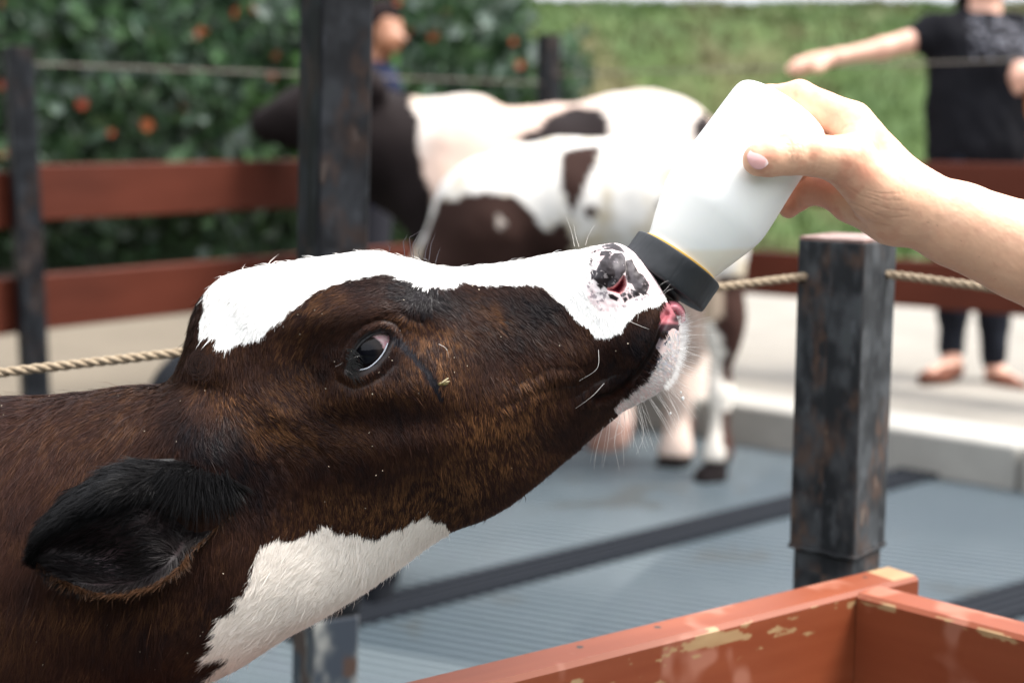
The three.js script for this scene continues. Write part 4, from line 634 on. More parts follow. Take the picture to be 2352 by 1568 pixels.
  // ---- tongue and lower lip
  { const c = new THREE.CatmullRomCurve3([[1490, 738, 20], [1513, 718, 44], [1537, 706, 48], [1552, 716, 40], [1558, 736, 20]].map((p) => new THREE.Vector3(...V3(p)))), g = new THREE.TubeGeometry(c, 50, 1, 24), p = g.attributes.position, n = g.attributes.normal, cc = new Float32Array(p.count * 3); for (let i = 0; i < p.count; i++) { const row = Math.floor(i / 25) / 50, b = c.getPoint(row), R = (row > 0.97 ? 2 : mix(19, 14, row)) * S, f = fbm(p.getX(i) / S / 8, p.getY(i) / S / 8, 2, 3); p.setXYZ(i, b.x + n.getX(i) * R, b.y + n.getY(i) * R, b.z + n.getZ(i) * R * 3.1); cc.set(mix3([0.55, 0.13, 0.17], [0.68, 0.28, 0.31], f), i * 3); } g.setAttribute('color', new THREE.BufferAttribute(cc, 3)); g.computeVertexNormals(); put('tongue', g, std([1, 1, 1], 0.25, { vertexColors: true, clearcoat: 0.6, clearcoatRoughness: 0.15 })); }
  // ---- whiskers
  const wg = []; const whisker = (pts, w = 1.15) => { const c = new THREE.CatmullRomCurve3(pts.map((p) => new THREE.Vector3(...V3(p)))), g = new THREE.TubeGeometry(c, 14, 1, 4), p = g.attributes.position, n = g.attributes.normal; for (let i = 0; i < p.count; i++) { const t = Math.floor(i / 5) / 14, b = c.getPoint(t), R = w * S * 0.5 * (1 - 0.75 * t); p.setXYZ(i, b.x + n.getX(i) * R, b.y + n.getY(i) * R, b.z + n.getZ(i) * R); } wg.push(g); };
  for (let i = 0; i < 62; i++) { // lip and chin: outwards, fanned
    const f = i / 61, s = along([[1558, 742], [1560, 775], [1557, 812], [1548, 850], [1530, 882], [1502, 908], [1465, 926], [1430, 942], [1380, 978]], f + rr(-0.02, 0.02)), a = mix(-0.35, 1.75, f) + rr(-0.18, 0.18), L = mix(70, 105, rnd()) * mix(0.85, 1.1, f), z = rr(-50, 90), dx = Math.cos(a), dy = Math.sin(a), g = rr(0.05, 0.3);
    whisker([[s[0] - 6 * dx, s[1] - 6 * dy, z], [s[0] + dx * L * 0.5, s[1] + dy * L * 0.5 + g * 4, z + 8], [s[0] + dx * L + rr(-8, 8), s[1] + dy * L + g * L * 0.4, z + 10]], rr(0.65, 1.0));
  }
  for (const [a, b, c] of [[[1375, 800], [1372, 845], [1330, 875]], [[1388, 880], [1360, 910], [1322, 938]], [[1465, 925], [1478, 1000], [1462, 1044]], [[1430, 940], [1412, 1010], [1423, 1080]], [[1405, 960], [1432, 985], [1400, 1010]], [[1535, 905], [1560, 965], [1552, 985]], [[1548, 850], [1600, 862], [1634, 868]], [[1555, 800], [1600, 815], [1636, 831]], [[1320, 566], [1312, 530], [1300, 496]], [[1330, 566], [1322, 540], [1318, 515]], [[1345, 562], [1352, 540], [1366, 516]], [[1008, 790], [1024, 800], [1032, 822]], [[836, 815], [810, 822], [770, 842]], [[1440, 735], [1470, 748], [1492, 756]], [[1460, 700], [1466, 725], [1464, 738]], [[1520, 690], [1530, 670], [1548, 662]], [[1512, 680], [1530, 664], [1540, 652]], [[1505, 668], [1520, 652], [1536, 644]]]) { const z = hint(a[0], a[1]) + 4, A = U(...a, z), B = U(...b, z + 14), C = U(...c, z + 10); whisker([[...A, z], [...B, z + 14], [...C, z + 10]], 0.95); }
  put('whiskers', mergeGeometries(wg), std([0.7, 0.66, 0.62], 0.4), null, 'stuff');
  const down = Hairs(); for (let i = 0; i < 5200; i++) { const f = Math.pow(rnd(), 1.3) * 0.8, s = along([[1556, 735], [1561, 770], [1558, 812], [1549, 850], [1530, 882], [1502, 908]], f), a = mix(-0.5, 1.0, f) + rr(-0.5, 0.5), L = rr(10, 46) * mix(1, 0.35, f), z = rr(-80, 80), dx = Math.cos(a), dy = Math.sin(a), k = 1 - Math.abs(z) / 260; const x0 = mix(1480, s[0], k) - 4, y0 = s[1]; down.add([V3([x0, y0, z]), V3([x0 + dx * L * 0.5, y0 + dy * L * 0.5, z]), V3([x0 + dx * L, y0 + dy * L + 3, z + rr(-8, 8)])], 0.75 * S, [-dy, -dx, 0], [0, 0.4, 0.9], [0.85, 0.82, 0.78], [0.9, 0.88, 0.85]); }
  put('chin_down', down.geo(), furM, null, 'stuff');
  // milk drops hanging on the whiskers
  for (const [x, y, r] of [[1566, 914, 4], [1562, 900, 2.4], [1538, 948, 2.6]]) put('milk_drop', new THREE.SphereGeometry(r * S, 14, 10).scale(1, 1.2, 1).translate(...V3([x, y, 20])), std([0.85, 0.84, 0.8], 0.1));
  // ---- a fly at the end of the tear track: a thing of its own
  { const z = hint(1012, 880) + 9, u = U(1014, 881, z), P = new THREE.Vector3(...V3([...u, z])).applyMatrix4(frame), fly = thing('fly', P, 'tiny olive fly sitting on the cheek at the end of the tear track', 'fly'); fly.rotation.set(0.2, 0, 0.12); const k = S;
    part(fly, 'body', mergeGeometries([new THREE.SphereGeometry(5.5 * k, 14, 10).scale(1.2, 0.8, 0.8).translate(-4 * k, 0, 0), new THREE.SphereGeometry(6 * k, 14, 10).scale(1.5, 0.75, 0.8).translate(6 * k, 0, 0), new THREE.SphereGeometry(3.4 * k, 12, 8).translate(-12 * k, 0, 0)]), std([0.16, 0.12, 0.035], 0.4));
    for (const s of [-1, 1]) { const w = new THREE.SphereGeometry(8 * k, 14, 6).scale(1.3, 0.08, 0.5).translate(9 * k, 0, 0); w.rotateZ(0.25 + 0.18 * s).rotateY(0.3 * s).translate(0, 3 * k, 3 * s * k); part(fly, 'wing', w, std([0.55, 0.48, 0.3], 0.25, { transmission: 0.4, thickness: 0 })); }
    const lg = []; for (let i = 0; i < 6; i++) lg.push(new THREE.TubeGeometry(new THREE.QuadraticBezierCurve3(new THREE.Vector3((i % 3 - 1) * 4 * k, -2 * k, 0), new THREE.Vector3((i % 3 - 1) * 7 * k, 1 * k, (i < 3 ? 4 : -4) * k), new THREE.Vector3((i % 3 - 1) * 8 * k, -7 * k, (i < 3 ? 5 : -6) * k)), 6, 0.5 * k, 4)); part(fly, 'legs', mergeGeometries(lg), std([0.02, 0.016, 0.012], 0.5)); }
}

// ---------------------------------------------------------------- bottle
const UU = (px, py, z) => [1176 + (px - 1176) * (1 - z / F), 784 + (py - 784) * (1 - z / F)];
{
  const S = D / F, c0 = [1561, 593], c1 = [1803, 246], L = Math.hypot(c1[0] - c0[0], c1[1] - c0[1]), dir = [(c1[0] - c0[0]) / L, (c1[1] - c0[1]) / L];
  const frame = new THREE.Matrix4().extractRotation(planeMatrix(D)).setPosition(at(1176, 784, D));
  // lathe axis y runs from the cap towards the base of the bottle
  const M = frame.clone().multiply(new THREE.Matrix4().makeTranslation((c0[0] - 1176) * S, (784 - c0[1]) * S, 0)).multiply(new THREE.Matrix4().makeRotationZ(Math.atan2(-dir[0] * 1, -dir[1]) )).multiply(new THREE.Matrix4().makeScale(S, S, S));
  const o = new THREE.Vector3().setFromMatrixPosition(M), t = thing('bottle', o, 'small white plastic milk bottle with a black cap held to the calf muzzle', 'bottle');
  const put = (name, pts, mat, seg = 96) => part(t, name, local(new THREE.LatheGeometry(new THREE.CatmullRomCurve3(pts.map(([r, y]) => new THREE.Vector3(r, y, 0)), false, 'centripetal').getPoints(pts.length * 14).map((p) => new THREE.Vector2(Math.max(0, p.x), p.y)), seg).applyMatrix4(M), t), mat);
  const milkTex = canvasTex(64, 256, (u, v) => mul3([0.86, 0.845, 0.80], 0.97 + 0.05 * fbm(u * 6, v * 12, 3, 3)));
  const bb = put('bottle_body', [[0.01, 424], [60, 425], [100, 422], [113, 416], [120, 402], [122, 380], [126, 260], [130, 190], [131, 150], [129, 130], [122, 104], [108, 60], [97, 28], [91, 8], [90, -4]], std([1.06, 1.07, 1.08], 0.36, { map: milkTex, vertexColors: true, side: THREE.DoubleSide }));
  { // milk shows through the plastic up to its level surface
    const p = bb.geometry.attributes.position, c = new Float32Array(p.count * 3), lv = at(1700, 566, D).y; for (let i = 0; i < p.count; i++) { const y = p.getY(i) + bb.parent.position.y; c.set(mix3([0.96, 0.89, 0.77], [1, 1, 1], sst(-0.0022, 0.0022, y - lv)), i * 3); } bb.geometry.setAttribute('color', new THREE.BufferAttribute(c, 3)); }
  put('neck_ring', [[88, -2], [94, -1], [95.5, 2], [94.5, 5], [90, 6]], std([0.72, 0.42, 0.07], 0.45));
  const ring = (r, y0, y1) => [[0.01, y1 - 1], [40, y1 - 1], [r - 12, y1 - 1], [r - 5, y1 - 0.5], [r - 1.2, y1 - 2.5], [r - 0.3, y1 - 7], [r, (y0 + y1) / 2], [r + 0.2, y0 + 6], [r - 1, y0 + 2], [r - 4, y0 + 0.3], [r - 30, y0], [50, y0 - 1]];
  put('cap', ring(113, -73, 0), std([0.008, 0.0095, 0.012], 0.5, { bumpMap: canvasTex(256, 64, (u, v) => fbm(u * 60, v * 14, 3, 3), false), bumpScale: 0.0003 }));
  put('teat', [[58, -72], [56, -82], [46, -95], [30, -106], [24, -125], [23, -150], [20, -165], [12, -172], [0.01, -174]], std([0.012, 0.011, 0.011], 0.4));
  put('teat_lip', [[44, -76], [52, -92], [45, -104], [34, -112]], std([0.30, 0.24, 0.19], 0.2, { transmission: 0.5, thickness: 0, clearcoat: 1 }));
}
// ---------------------------------------------------------------- hand and forearm
{
  const S = D / F, J = (x, y, z, r) => [...UU(x, y, z), z, r];
  const bones = [
    ...chain(J(3500, 1150, 60, 190), J(2900, 815, 60, 165), J(2620, 690, 45, 138), J(2352, 577, 25, 110), J(2200, 516, 10, 96), J(2085, 470, 0, 84)),             // forearm
    ...chain(J(2085, 455, -10, 74), J(1954, 284, -25, 50), J(1836, 222, -62, 37), J(1768, 228, -138, 33), J(1700, 282, -158, 29)),                                   // index finger
    ...chain(J(2085, 465, -25, 70), J(1978, 345, -85, 45), J(1868, 318, -160, 36), J(1778, 330, -172, 31), J(1700, 365, -165, 28)),                                  // middle finger
    ...chain(J(2080, 480, -35, 66), J(1985, 410, -100, 44), J(1880, 390, -150, 34), J(1800, 420, -178, 30), J(1722, 440, -166, 26)),                                // ring finger
    ...chain(J(2070, 490, -45, 62), J(1958, 455, -88, 44), J(1874, 436, -118, 33), J(1842, 452, -150, 27), J(1812, 478, -150, 24)),                                  // little finger
    ...chain(J(2080, 470, 20, 80), J(2020, 440, 58, 68), J(1938, 368, 96, 53), J(1860, 354, 130, 45), J(1812, 355, 146, 43), J(1772, 362, 158, 39), J(1744, 367, 163, 36)),   // thumb
    ...chain(J(2040, 478, -10, 76), J(1962, 462, -72, 50)),                                                                                                           // heel of the hand
    ...chain(J(1962, 352, 60, 40), J(1974, 310, 10, 42)),                                                                                                             // web of the thumb
  ];
  const group = [5, 4, 4, 4, 4, 6, 1, 1], starts = []; { let k = 0; for (const g of group) { starts.push(k); k += g; } }
  const f = (x, y, z) => { let d = 1e9; for (let g = 0; g < group.length; g++) { let e = 1e9; for (let k = starts[g]; k < starts[g] + group[g]; k++) e = smin(e, bone(bones[k], x, y, z), 14); const finger = g >= 1 && g <= 4 && x < 1950; d = smin(d, e, g === 0 ? 1 : finger ? 7 : 34); } return d; };
  const creases = [[[1944, 430], [1975, 452], [2010, 462]], [[1958, 462], [2000, 486], [2048, 505]], [[1972, 478], [2006, 504], [2050, 516]], [[1990, 448], [2030, 462], [2074, 462]], [[2000, 470], [2040, 482], [2082, 484]], [[2010, 492], [2046, 500], [2090, 496]], [[1986, 440], [2020, 448], [2060, 446]],
    [[1798, 334], [1803, 352], [1799, 376]], [[1810, 332], [1815, 352], [1811, 378]], [[1822, 334], [1826, 352], [1823, 374]], [[1790, 345], [1808, 347], [1828, 343]], [[1792, 362], [1810, 360], [1828, 364]], [[1814, 196], [1818, 218], [1812, 244]]].map((l) => l.map((p) => UU(p[0], p[1], 100)));
  const make = (lo, hi, h, fine) => {
    const g = nets(f, lo, hi, h), p = g.pos, col = new Float32Array(p.length), nor = new Float32Array(p.length), e = 1.2;
    for (let i = 0; i < p.length; i += 3) {
      let [x, y, z] = [p[i], p[i + 1], p[i + 2]];
      for (let k = 0; k < 2; k++) { const d = f(x, y, z); let n = [f(x + e, y, z) - d, f(x, y + e, z) - d, f(x, y, z + e) - d]; const l = Math.hypot(...n) + 1e-9; n = mul3(n, 1 / l); x -= n[0] * d; y -= n[1] * d; z -= n[2] * d; nor[i] = n[0]; nor[i + 1] = n[1]; nor[i + 2] = n[2]; }
      let w = 0; if (fine && z > 0) for (const c of creases) { const d = lineD(c, x, y); if (d < 12) w = Math.max(w, (0.35 + 0.65 * noise(x / 9, y / 9, 3)) * Math.exp(-d * d / 3)); }
      const bumpy = fbm(x / 16, y / 16, z / 16, 3) - 0.5, k = -1.1 * w + bumpy * 1.6 + 0.4 * (fbm(x / 5, y / 5, z / 5, 2) - 0.5); x += nor[i] * k; y += nor[i + 1] * k; z += nor[i + 2] * k;
      p[i] = x; p[i + 1] = y; p[i + 2] = z;
      const n1 = fbm(x / 34, y / 34, z / 34 + 5, 4), n2 = fbm(x / 6, y / 6, z / 6, 2);
      let c = mix3([0.70, 0.385, 0.24], [0.73, 0.435, 0.285], n1); c = mix3(c, [0.58, 0.22, 0.13], 0.55 * sst(0.5, 0.75, n1) * sst(2150, 1950, x));
      const red = gauss(x, y, 1950, 410, 40, 26, 25) + 0.9 * sst(-30, -70, z) * sst(2000, 1900, x) * sst(360, 420, y) + gauss(x, y, 1725, 380, 30, 18) + 0.7 * gauss(x, y, 1816, 240, 12, 30) + 0.5 * gauss(x, y, 1900, 300, 40, 60);
      c = mix3(c, [0.62, 0.215, 0.13], clamp(red) * 0.6); c = mul3(c, 0.965 + 0.07 * n2); c = mix3(c, [0.62, 0.28, 0.19], 0.2 * sst(0.52, 0.7, fbm(x / 14, y / 14, z / 14 + 9, 3))); c = mix3(c, [0.46, 0.2, 0.12], 0.28 * w);
      if (noise(x / 7, y / 7, z / 7 + 30) > 0.95 && x > 2050) c = mix3(c, [0.3, 0.14, 0.09], 0.4);
      col.set(c, i);
    }
    for (let i = 0; i < p.length; i += 3) { p[i] = (p[i] - 1176) * S; p[i + 1] = (784 - p[i + 1]) * S; p[i + 2] *= S; }
    const q = geoFrom(p, g.idx, col);
    { const n = q.attributes.normal.array; let s = 0; for (let i = 0; i < n.length; i += 3) s += n[i] * nor[i] - n[i + 1] * nor[i + 1] + n[i + 2] * nor[i + 2]; if (s < 0) { const a = q.index.array; for (let i = 0; i < a.length; i += 3) { const t = a[i]; a[i] = a[i + 1]; a[i + 1] = t; } q.computeVertexNormals(); } }
    return q;
  };
  const hand = make([1600, 120, -230], [2440, 760, 230], 3.2, true), arm = make([2430, 400, -200], [3800, 1500, 300], 16, false);
  const frame = new THREE.Matrix4().extractRotation(planeMatrix(D)).setPosition(at(1176, 784, D)), t = thing('person', at(2300, 560, D), 'bare hand and forearm reaching in from the right, thumb in front, holding the white bottle', 'person');
  const P = (g) => local(g.applyMatrix4(frame), t);
  part(t, 'arm', P(mergeGeometries([hand, arm])), std([1, 1, 1], 0.5, { vertexColors: true, sheen: 0.15, sheenColor: new THREE.Color(1, 0.8, 0.7), sheenRoughness: 0.5 }));
  { // thumb nail: a thin curved plate
    const g = new THREE.SphereGeometry(1, 40, 28), p = g.attributes.position, c = UU(1744, 359, 196), cc = new Float32Array(p.count * 3);
    for (let i = 0; i < p.count; i++) { let x = p.getX(i), y = p.getY(i), z = p.getZ(i); const sq = 1 - 0.12 * Math.abs(y), X = x * 26 * sq, Y = y * 27; p.setXYZ(i, X, Y, z * 3 - (Y * Y) / 78 - (X * X) / 130); cc.set(mix3([0.66, 0.36, 0.34], [0.80, 0.66, 0.62], sst(0.5, 0.8, x)), i * 3); }
    g.setAttribute('color', new THREE.BufferAttribute(cc, 3)); g.rotateX(-0.28).rotateZ(-0.06).rotateY(-0.12); g.translate(c[0] - 1176, 784 - c[1], 196); g.scale(S, S, S); g.computeVertexNormals();
    part(t, 'nail', P(g), std([1, 1, 1], 0.2, { vertexColors: true, clearcoat: 0.5 }));
  }
}
// ---------------------------------------------------------------- cows and people behind
const place = (d) => planeMatrix(d).multiply(new THREE.Matrix4().makeScale(1, -1, 1)).multiply(new THREE.Matrix4().makeTranslation(-1176, -784, 0));   // picture units, y down -> world
function figure(t, name, d, bones, k, h, paint, mat, wr = 0, ws = 30) {
  const [lo, hi] = bounds(bones, h * 2 + k * 0.3), fld = (x, y, z) => { let v = 1e9; for (const b of bones) v = smin(v, bone(b, x, y, z), k); return v; };
  const rough = wr ? (x, y, z) => fld(x, y, z) + wr * (fbm(x / ws, y / ws * 0.6, z / ws, 3) - 0.5) * 2 : fld, g = nets(rough, lo, hi, h), col = new Float32Array(g.pos.length); for (let i = 0; i < col.length; i += 3) col.set(paint(g.pos[i], g.pos[i + 1], g.pos[i + 2]), i);
  const geo = geoFrom(g.pos, g.idx, col).applyMatrix4(place(d)); geo.computeVertexNormals();
  { const n = geo.attributes.normal.array, p = geo.attributes.position.array; geo.computeBoundingBox(); const b = bones[0], c = new THREE.Vector3(b[0], b[1], b[2]).applyMatrix4(place(d)); let s = 0; for (let i = 0; i < p.length; i += 3) { const x = p[i] - c.x, y = p[i + 1] - c.y, z = p[i + 2] - c.z; if (x * x + y * y + z * z < (b[3] * 1.3 * d / F) ** 2) s += x * n[i] + y * n[i + 1] + z * n[i + 2]; } if (s < 0) { const a = geo.index.array; for (let i = 0; i < a.length; i += 3) { const q = a[i]; a[i] = a[i + 1]; a[i + 1] = q; } geo.computeVertexNormals(); } }
  return part(t, name, local(geo, t), mat);
}
const hideM = std([1, 1, 1], 0.85, { vertexColors: true, specularIntensity: 0.25 }), clothM = std([1, 1, 1], 0.95, { vertexColors: true, specularIntensity: 0.15 }), skinM2 = std([1, 1, 1], 0.5, { vertexColors: true });
{ // the cow behind: black head and neck, white body with black patches
  const d = 4.05, floorY = 300 + CAM_H * F / d + 10, t = thing('cow', onLevel(1300, floorY, 0), 'black-headed white cow with a black back patch standing behind the brown-flecked calf', 'cow');
  const leg = (x, z, y0, r) => chain([x, y0, z, r], [x + 6, 760, z, r * 0.55], [x - 4, 860, z, r * 0.42], [x, floorY - 60, z, r * 0.34], [x - 6, floorY - 18, z, r * 0.42]);
  const bones = [...chain([1040, 400, 0, 152], [1230, 424, 0, 162], [1450, 392, 0, 162], [1530, 372, 0, 138]), ...chain([1490, 300, 88, 36], [1560, 330, 96, 40]), ...chain([1500, 290, 0, 62], [1300, 310, 0, 48]), ...chain([1080, 300, 60, 60], [1060, 460, 110, 60]), ...chain([1010, 390, 0, 148], [860, 330, 0, 112], [770, 270, 0, 86]), ...chain([775, 255, 0, 72], [690, 272, 0, 52], [610, 285, 0, 40]), ...chain([800, 215, 40, 16], [850, 205, 90, 22], [880, 225, 120, 12]), ...chain([800, 215, -40, 16], [850, 205, -90, 22], [880, 225, -120, 12]),
    ...leg(1030, 80, 480, 90), ...leg(1400, 90, 480, 95), ...leg(1585, -80, 460, 100), ...leg(1060, -80, 480, 90), ...chain([1650, 330, 0, 18], [1668, 460, 0, 14], [1650, 600, 0, 14], [1640, 640, 0, 16])];
  const back = [[1185, 340], [1225, 318], [1245, 300], [1255, 282], [1285, 266], [1312, 254], [1345, 258], [1378, 272], [1390, 300], [1390, 335], [1330, 370], [1240, 370], [1195, 350]], rump = [[1568, 330], [1580, 300], [1600, 268], [1622, 280], [1625, 330], [1590, 345]];
  figure(t, 'body', d, bones, 60, 11, (x, y, z) => { const w = (fbm(x / 40, y / 40, z / 40, 2) - 0.5) * 26, e = 985 + 22 * Math.sin(y / 70) + (y > 300 ? (y - 300) * 0.03 : (300 - y) * -0.5); if (x + w < e && y < 640) return [0.010, 0.0065, 0.0065]; if (polyD(back, x + w * 0.4, y + w * 0.4) < 0 || (z > -40 && polyD(rump, x, y) < 0)) return [0.012, 0.008, 0.008]; if (y > floorY - 48) return [0.42, 0.26, 0.21]; if (y > 700) return mix3([0.66, 0.55, 0.48], [0.6, 0.42, 0.36], sst(900, 980, y)); return mix3(mix3([0.52, 0.46, 0.415], [0.50, 0.375, 0.315], sst(0.42, 0.7, fbm(x / 130, y / 130, 3, 3))), [0.34, 0.25, 0.17], 0.6 * sst(0.56, 0.72, fbm(x / 50, y / 80, z / 60, 4))); }, hideM, 9, 70);
  for (const [x, z] of [[1024, 80], [1394, 90], [1579, -80], [1054, -80]]) figure(t, 'hoof', d, chain([x, floorY - 16, z, 36], [x - 12, floorY - 2, z, 38]), 10, 9, () => [0.30, 0.17, 0.13], hideM);
}
{ // the smaller calf in front of it
  const d = 3.66, floorY = 300 + CAM_H * F / d + 10, t = thing('cow', onLevel(1450, floorY, 0), 'smaller white calf with dark brown shoulder and flank stripe, in front of the black-headed cow', 'cow');
  const leg = (x, z, y0, r, k = 0) => chain([x, y0, z, r], [x + k, 730, z, r * 0.5], [x + k * 0.9, 775, z, r * 0.44], [x + k * 0.3, 900, z, r * 0.3], [x, floorY - 60, z, r * 0.3], [x - 8, floorY - 20, z, r * 0.36]);
  const bones = [...chain([1150, 498, 0, 138], [1310, 474, 0, 146], [1460, 472, 0, 148], [1548, 462, 0, 134]), ...chain([1510, 400, 84, 34], [1580, 430, 90, 36]), ...chain([1180, 400, 56, 50], [1150, 540, 96, 56]), ...chain([1120, 520, 0, 130], [1040, 640, 0, 96], [980, 740, 0, 66]), ...chain([985, 740, 0, 60], [900, 800, 0, 42]), ...leg(1640, 70, 560, 70, 14), ...leg(1130, 70, 560, 72), ...leg(1560, -70, 560, 88, 30), ...leg(1160, -70, 560, 72), ...chain([1668, 420, 0, 12], [1682, 520, 0, 10], [1680, 640, 0, 12])];
  const low = [[880, 900], [985, 520], [1010, 470], [1050, 462], [1085, 456], [1110, 458], [1140, 462], [1190, 468], [1215, 492], [1235, 528], [1262, 540], [1285, 522], [1312, 545], [1318, 680], [1260, 720], [1180, 900]], stripe = [[1278, 372], [1300, 356], [1378, 344], [1360, 400], [1338, 440], [1325, 470], [1306, 512], [1294, 470], [1280, 440]];
  figure(t, 'body', d, bones, 50, 10, (x, y, z) => { const w = (fbm(x / 34, y / 34, z / 34, 2) - 0.5) * 22; const dk = [0.026, 0.012, 0.009]; if (y > floorY - 46) return [0.016, 0.012, 0.011]; if (Math.hypot(x - 1150, y - 524) < 12 && z > 0) return [0.30, 0.26, 0.23]; if (inPoly(low, x + w, y + w)) return dk; if (z > 0 && inPoly(stripe, x + w * 0.5, y + w * 0.5)) return dk; if (z > 0 && (Math.hypot(x - 1350, y - 500) < 15 || Math.hypot(x - 1508, y - 488) < 17)) return dk;
    if (y > 640) { if (z > 0 && x > 1560) { const q = x + w * 1.4; if (y < 880 && q > 1652 + (y > 800 ? 0 : -14)) return mul3(dk, 1.5); if (y > 940 && q > 1650) return mul3(dk, 2); return y < 740 ? [0.50, 0.38, 0.28] : [0.74, 0.68, 0.60]; } return [0.6, 0.47, 0.4]; }
    return mix3([0.58, 0.555, 0.52], [0.38, 0.31, 0.2], 0.75 * sst(0.5, 0.72, fbm(x / 46, y / 70, z / 50, 4) + 0.12 * sst(480, 600, y))); }, hideM, 8, 60);
  for (const [x, z] of [[1630, 70], [1122, 70], [1552, -70], [1152, -70]]) figure(t, 'hoof', d, chain([x, floorY - 16, z, 32], [x - 14, floorY - 2, z, 34]), 10, 8, () => [0.016, 0.012, 0.012], hideM);
}
{ // black calf just behind the neck on the left
  const d = 2.7, t = thing('cow', onLevel(520, 1440, 0), 'black calf standing behind the rope, only its rounded back showing above the brown neck', 'cow');
  figure(t, 'body', d, [...chain([500, 945, 0, 165], [720, 960, 0, 170], [880, 975, 0, 150]), ...chain([900, 930, 0, 110], [1000, 860, 0, 84], [1060, 810, 0, 66]), ...chain([1060, 800, 0, 62], [1130, 850, 0, 46], [1185, 890, 0, 38]), ...chain([1040, 770, 50, 16], [1010, 775, 100, 20]), ...chain([1040, 770, -50, 16], [1010, 775, -100, 20]), ...chain([520, 1080, 70, 70], [520, 1250, 70, 34], [520, 1425, 70, 34]), ...chain([870, 1080, 70, 80], [880, 1250, 70, 36], [870, 1425, 70, 36]), ...chain([520, 1080, -70, 70], [520, 1250, -70, 34], [520, 1425, -70, 34]), ...chain([870, 1080, -70, 80], [880, 1250, -70, 36], [870, 1425, -70, 36])], 60, 14, () => [0.010, 0.011, 0.014], hideM);
}
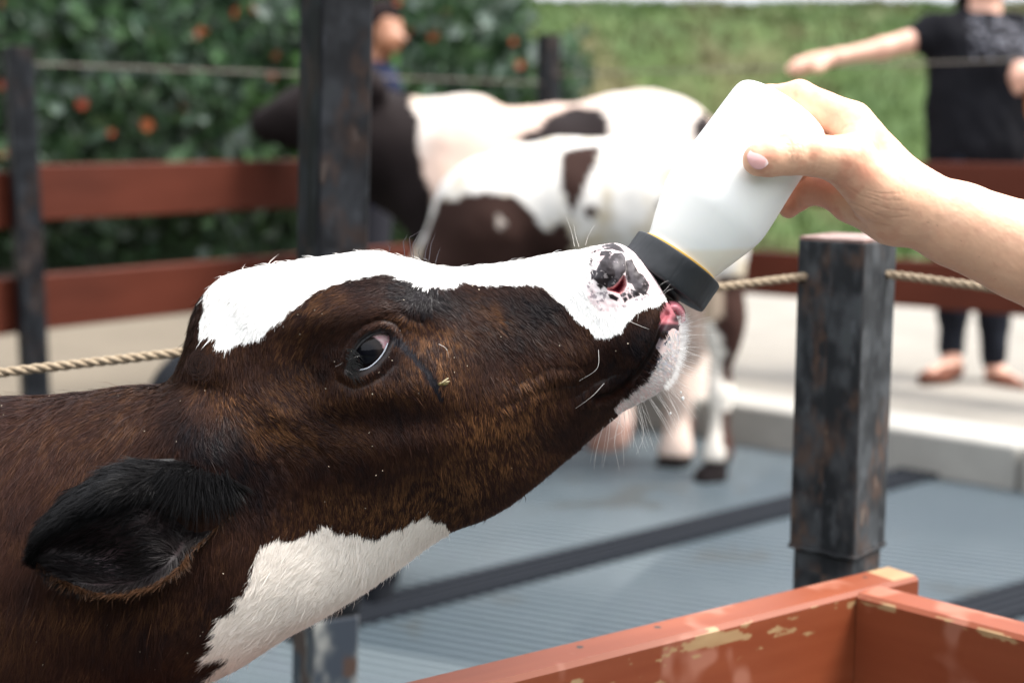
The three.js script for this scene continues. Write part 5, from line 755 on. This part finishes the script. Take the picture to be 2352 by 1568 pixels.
{ // visitor in black on the pavement
  const d = 4.36, t = thing('person', onLevel(2240, 885, KERB), 'person in a black printed T-shirt and dark jeans stretching one arm out on the pavement', 'person');
  const skin = (x, y) => mul3([0.60, 0.33, 0.24], 0.92 + 0.16 * fbm(x / 12, y / 12, 2, 3));
  figure(t, 'body', d, [...chain([2262, 40, 0, 36], [2262, 380, 0, 60], [2210, 420, 0, 40], [2188, 790, 0, 20]), ...chain([2262, 380, 0, 50], [2300, 420, 0, 40], [2284, 810, 0, 20]), ...chain([2150, 82, 0, 28], [2390, 90, 0, 30]), ...chain([2262, -60, 6, 46], [2262, -20, 20, 34]), ...chain([2262, -100, 0, 60], [2262, -60, 8, 52]), ...chain([2262, -10, 0, 34], [2262, 60, 0, 38]), ...chain([2140, 82, 0, 30], [2020, 118, 30, 22], [1912, 142, 60, 15], [1875, 152, 66, 17], [1840, 158, 70, 14]), ...chain([1850, 148, 70, 8], [1815, 160, 78, 7], [1796, 172, 80, 5]), ...chain([1850, 158, 76, 8], [1818, 172, 84, 7], [1800, 180, 86, 5]), ...chain([1856, 164, 66, 8], [1828, 178, 66, 6], [1812, 184, 66, 5]), ...chain([1880, 158, 80, 8], [1862, 174, 92, 7], [1850, 178, 96, 5]), ...chain([2390, 90, 0, 34], [2440, 230, 30, 28], [2350, 196, 80, 24], [2318, 190, 88, 30]), ...chain([2305, 165, 95, 11], [2296, 195, 100, 11], [2302, 225, 96, 11]), ...chain([2188, 780, 0, 22], [2186, 838, 4, 20], [2130, 858, 40, 17]), ...chain([2284, 800, 0, 22], [2286, 858, 4, 21], [2310, 880, 60, 18])], 14, 5, skin, skinM2);
  figure(t, 'hair', d, [...chain([2262, -118, -14, 64], [2262, -60, -34, 58], [2262, 10, -36, 50])], 20, 10, () => [0.012, 0.009, 0.008], clothM);
  const print = (x, y) => x > 2205 && x < 2350 && y > 50 && y < 205 && Math.abs(y - 100 - (x - 2270) * 0.1) < 58 && fbm(x / 7, y / 7, 3, 3) > 0.58;
  figure(t, 'shirt', d, [...chain([2262, 86, 0, 62], [2262, 150, 4, 96], [2262, 340, 0, 108]), ...chain([2200, 110, 0, 66], [2200, 350, 0, 72]), ...chain([2324, 110, 0, 66], [2324, 350, 0, 72]), ...chain([2205, 66, 0, 44], [2150, 78, 0, 44], [2112, 92, 8, 36]), ...chain([2320, 66, 0, 44], [2380, 86, 0, 44], [2405, 140, 8, 38])], 26, 6, (x, y, z) => z > 30 && print(x, y) ? [0.13, 0.13, 0.15] : [0.0085, 0.0085, 0.0105], clothM, 12, 46);
  figure(t, 'trousers', d, [...chain([2215, 380, 0, 82], [2196, 560, 6, 50], [2190, 720, 0, 34], [2188, 800, 0, 28]), ...chain([2310, 380, 0, 82], [2292, 560, 6, 50], [2284, 730, 0, 34], [2284, 822, 0, 28])], 16, 7, () => [0.014, 0.016, 0.022], clothM, 6, 30);
  for (const c of [[[2190, 848, 4, 24], [2150, 862, 30, 22], [2112, 868, 50, 18]], [[2286, 868, 4, 25], [2300, 884, 50, 24], [2318, 894, 84, 20]]]) figure(t, 'shoe', d, chain(...c), 10, 5, (x, y) => mix3([0.19, 0.08, 0.055], [0.09, 0.042, 0.03], sst(0.45, 0.6, fbm(x / 9, y / 9, 2, 2))), clothM);
}
{ const d = 4.3, t = thing('bag', at(2385, 420, d), 'orange bag at the right border beside the person in black', 'bag'); const g = new RoundedBoxGeometry(0.11, 0.26, 0.07, 3, 0.02); part(t, 'pouch', g.translate(0, 0.14, 0), std([0.55, 0.18, 0.05], 0.6)); part(t, 'strap', new THREE.TorusGeometry(0.045, 0.008, 6, 24, Math.PI).translate(0, 0.265, 0), std([0.4, 0.12, 0.04], 0.6)); }
{ // someone behind the tall post
  const d = 5.7, t = thing('person', onLevel(800, 740, KERB), 'dark-haired person in navy half hidden behind the tall steel post, before the hedge', 'person');
  figure(t, 'body', d, [...chain([886, 66, 10, 40], [896, 100, 26, 30]), ...chain([918, 92, 34, 11], [930, 98, 40, 8]), ...chain([868, 120, 0, 24], [850, 170, 0, 26])], 12, 4.5, (x, y) => mul3([0.30, 0.125, 0.062], 0.9 + 0.2 * fbm(x / 10, y / 10, 3, 2)), skinM2);
  figure(t, 'hair', d, [...chain([872, 52, 4, 44], [852, 90, -6, 34]), ...chain([880, 30, 0, 34], [900, 36, 20, 24])], 10, 5, () => [0.014, 0.010, 0.010], clothM);
  figure(t, 'shirt', d, [...chain([850, 190, 0, 52], [820, 330, 0, 88], [815, 420, 0, 92]), ...chain([880, 180, 0, 36], [900, 210, 30, 28])], 20, 8, () => [0.018, 0.022, 0.045], clothM);
  figure(t, 'trousers', d, [...chain([790, 430, 0, 60], [785, 720, 0, 28]), ...chain([850, 430, 0, 60], [850, 720, 0, 28])], 14, 9, () => [0.02, 0.02, 0.025], clothM);
}
renderer.render(scene, camera);
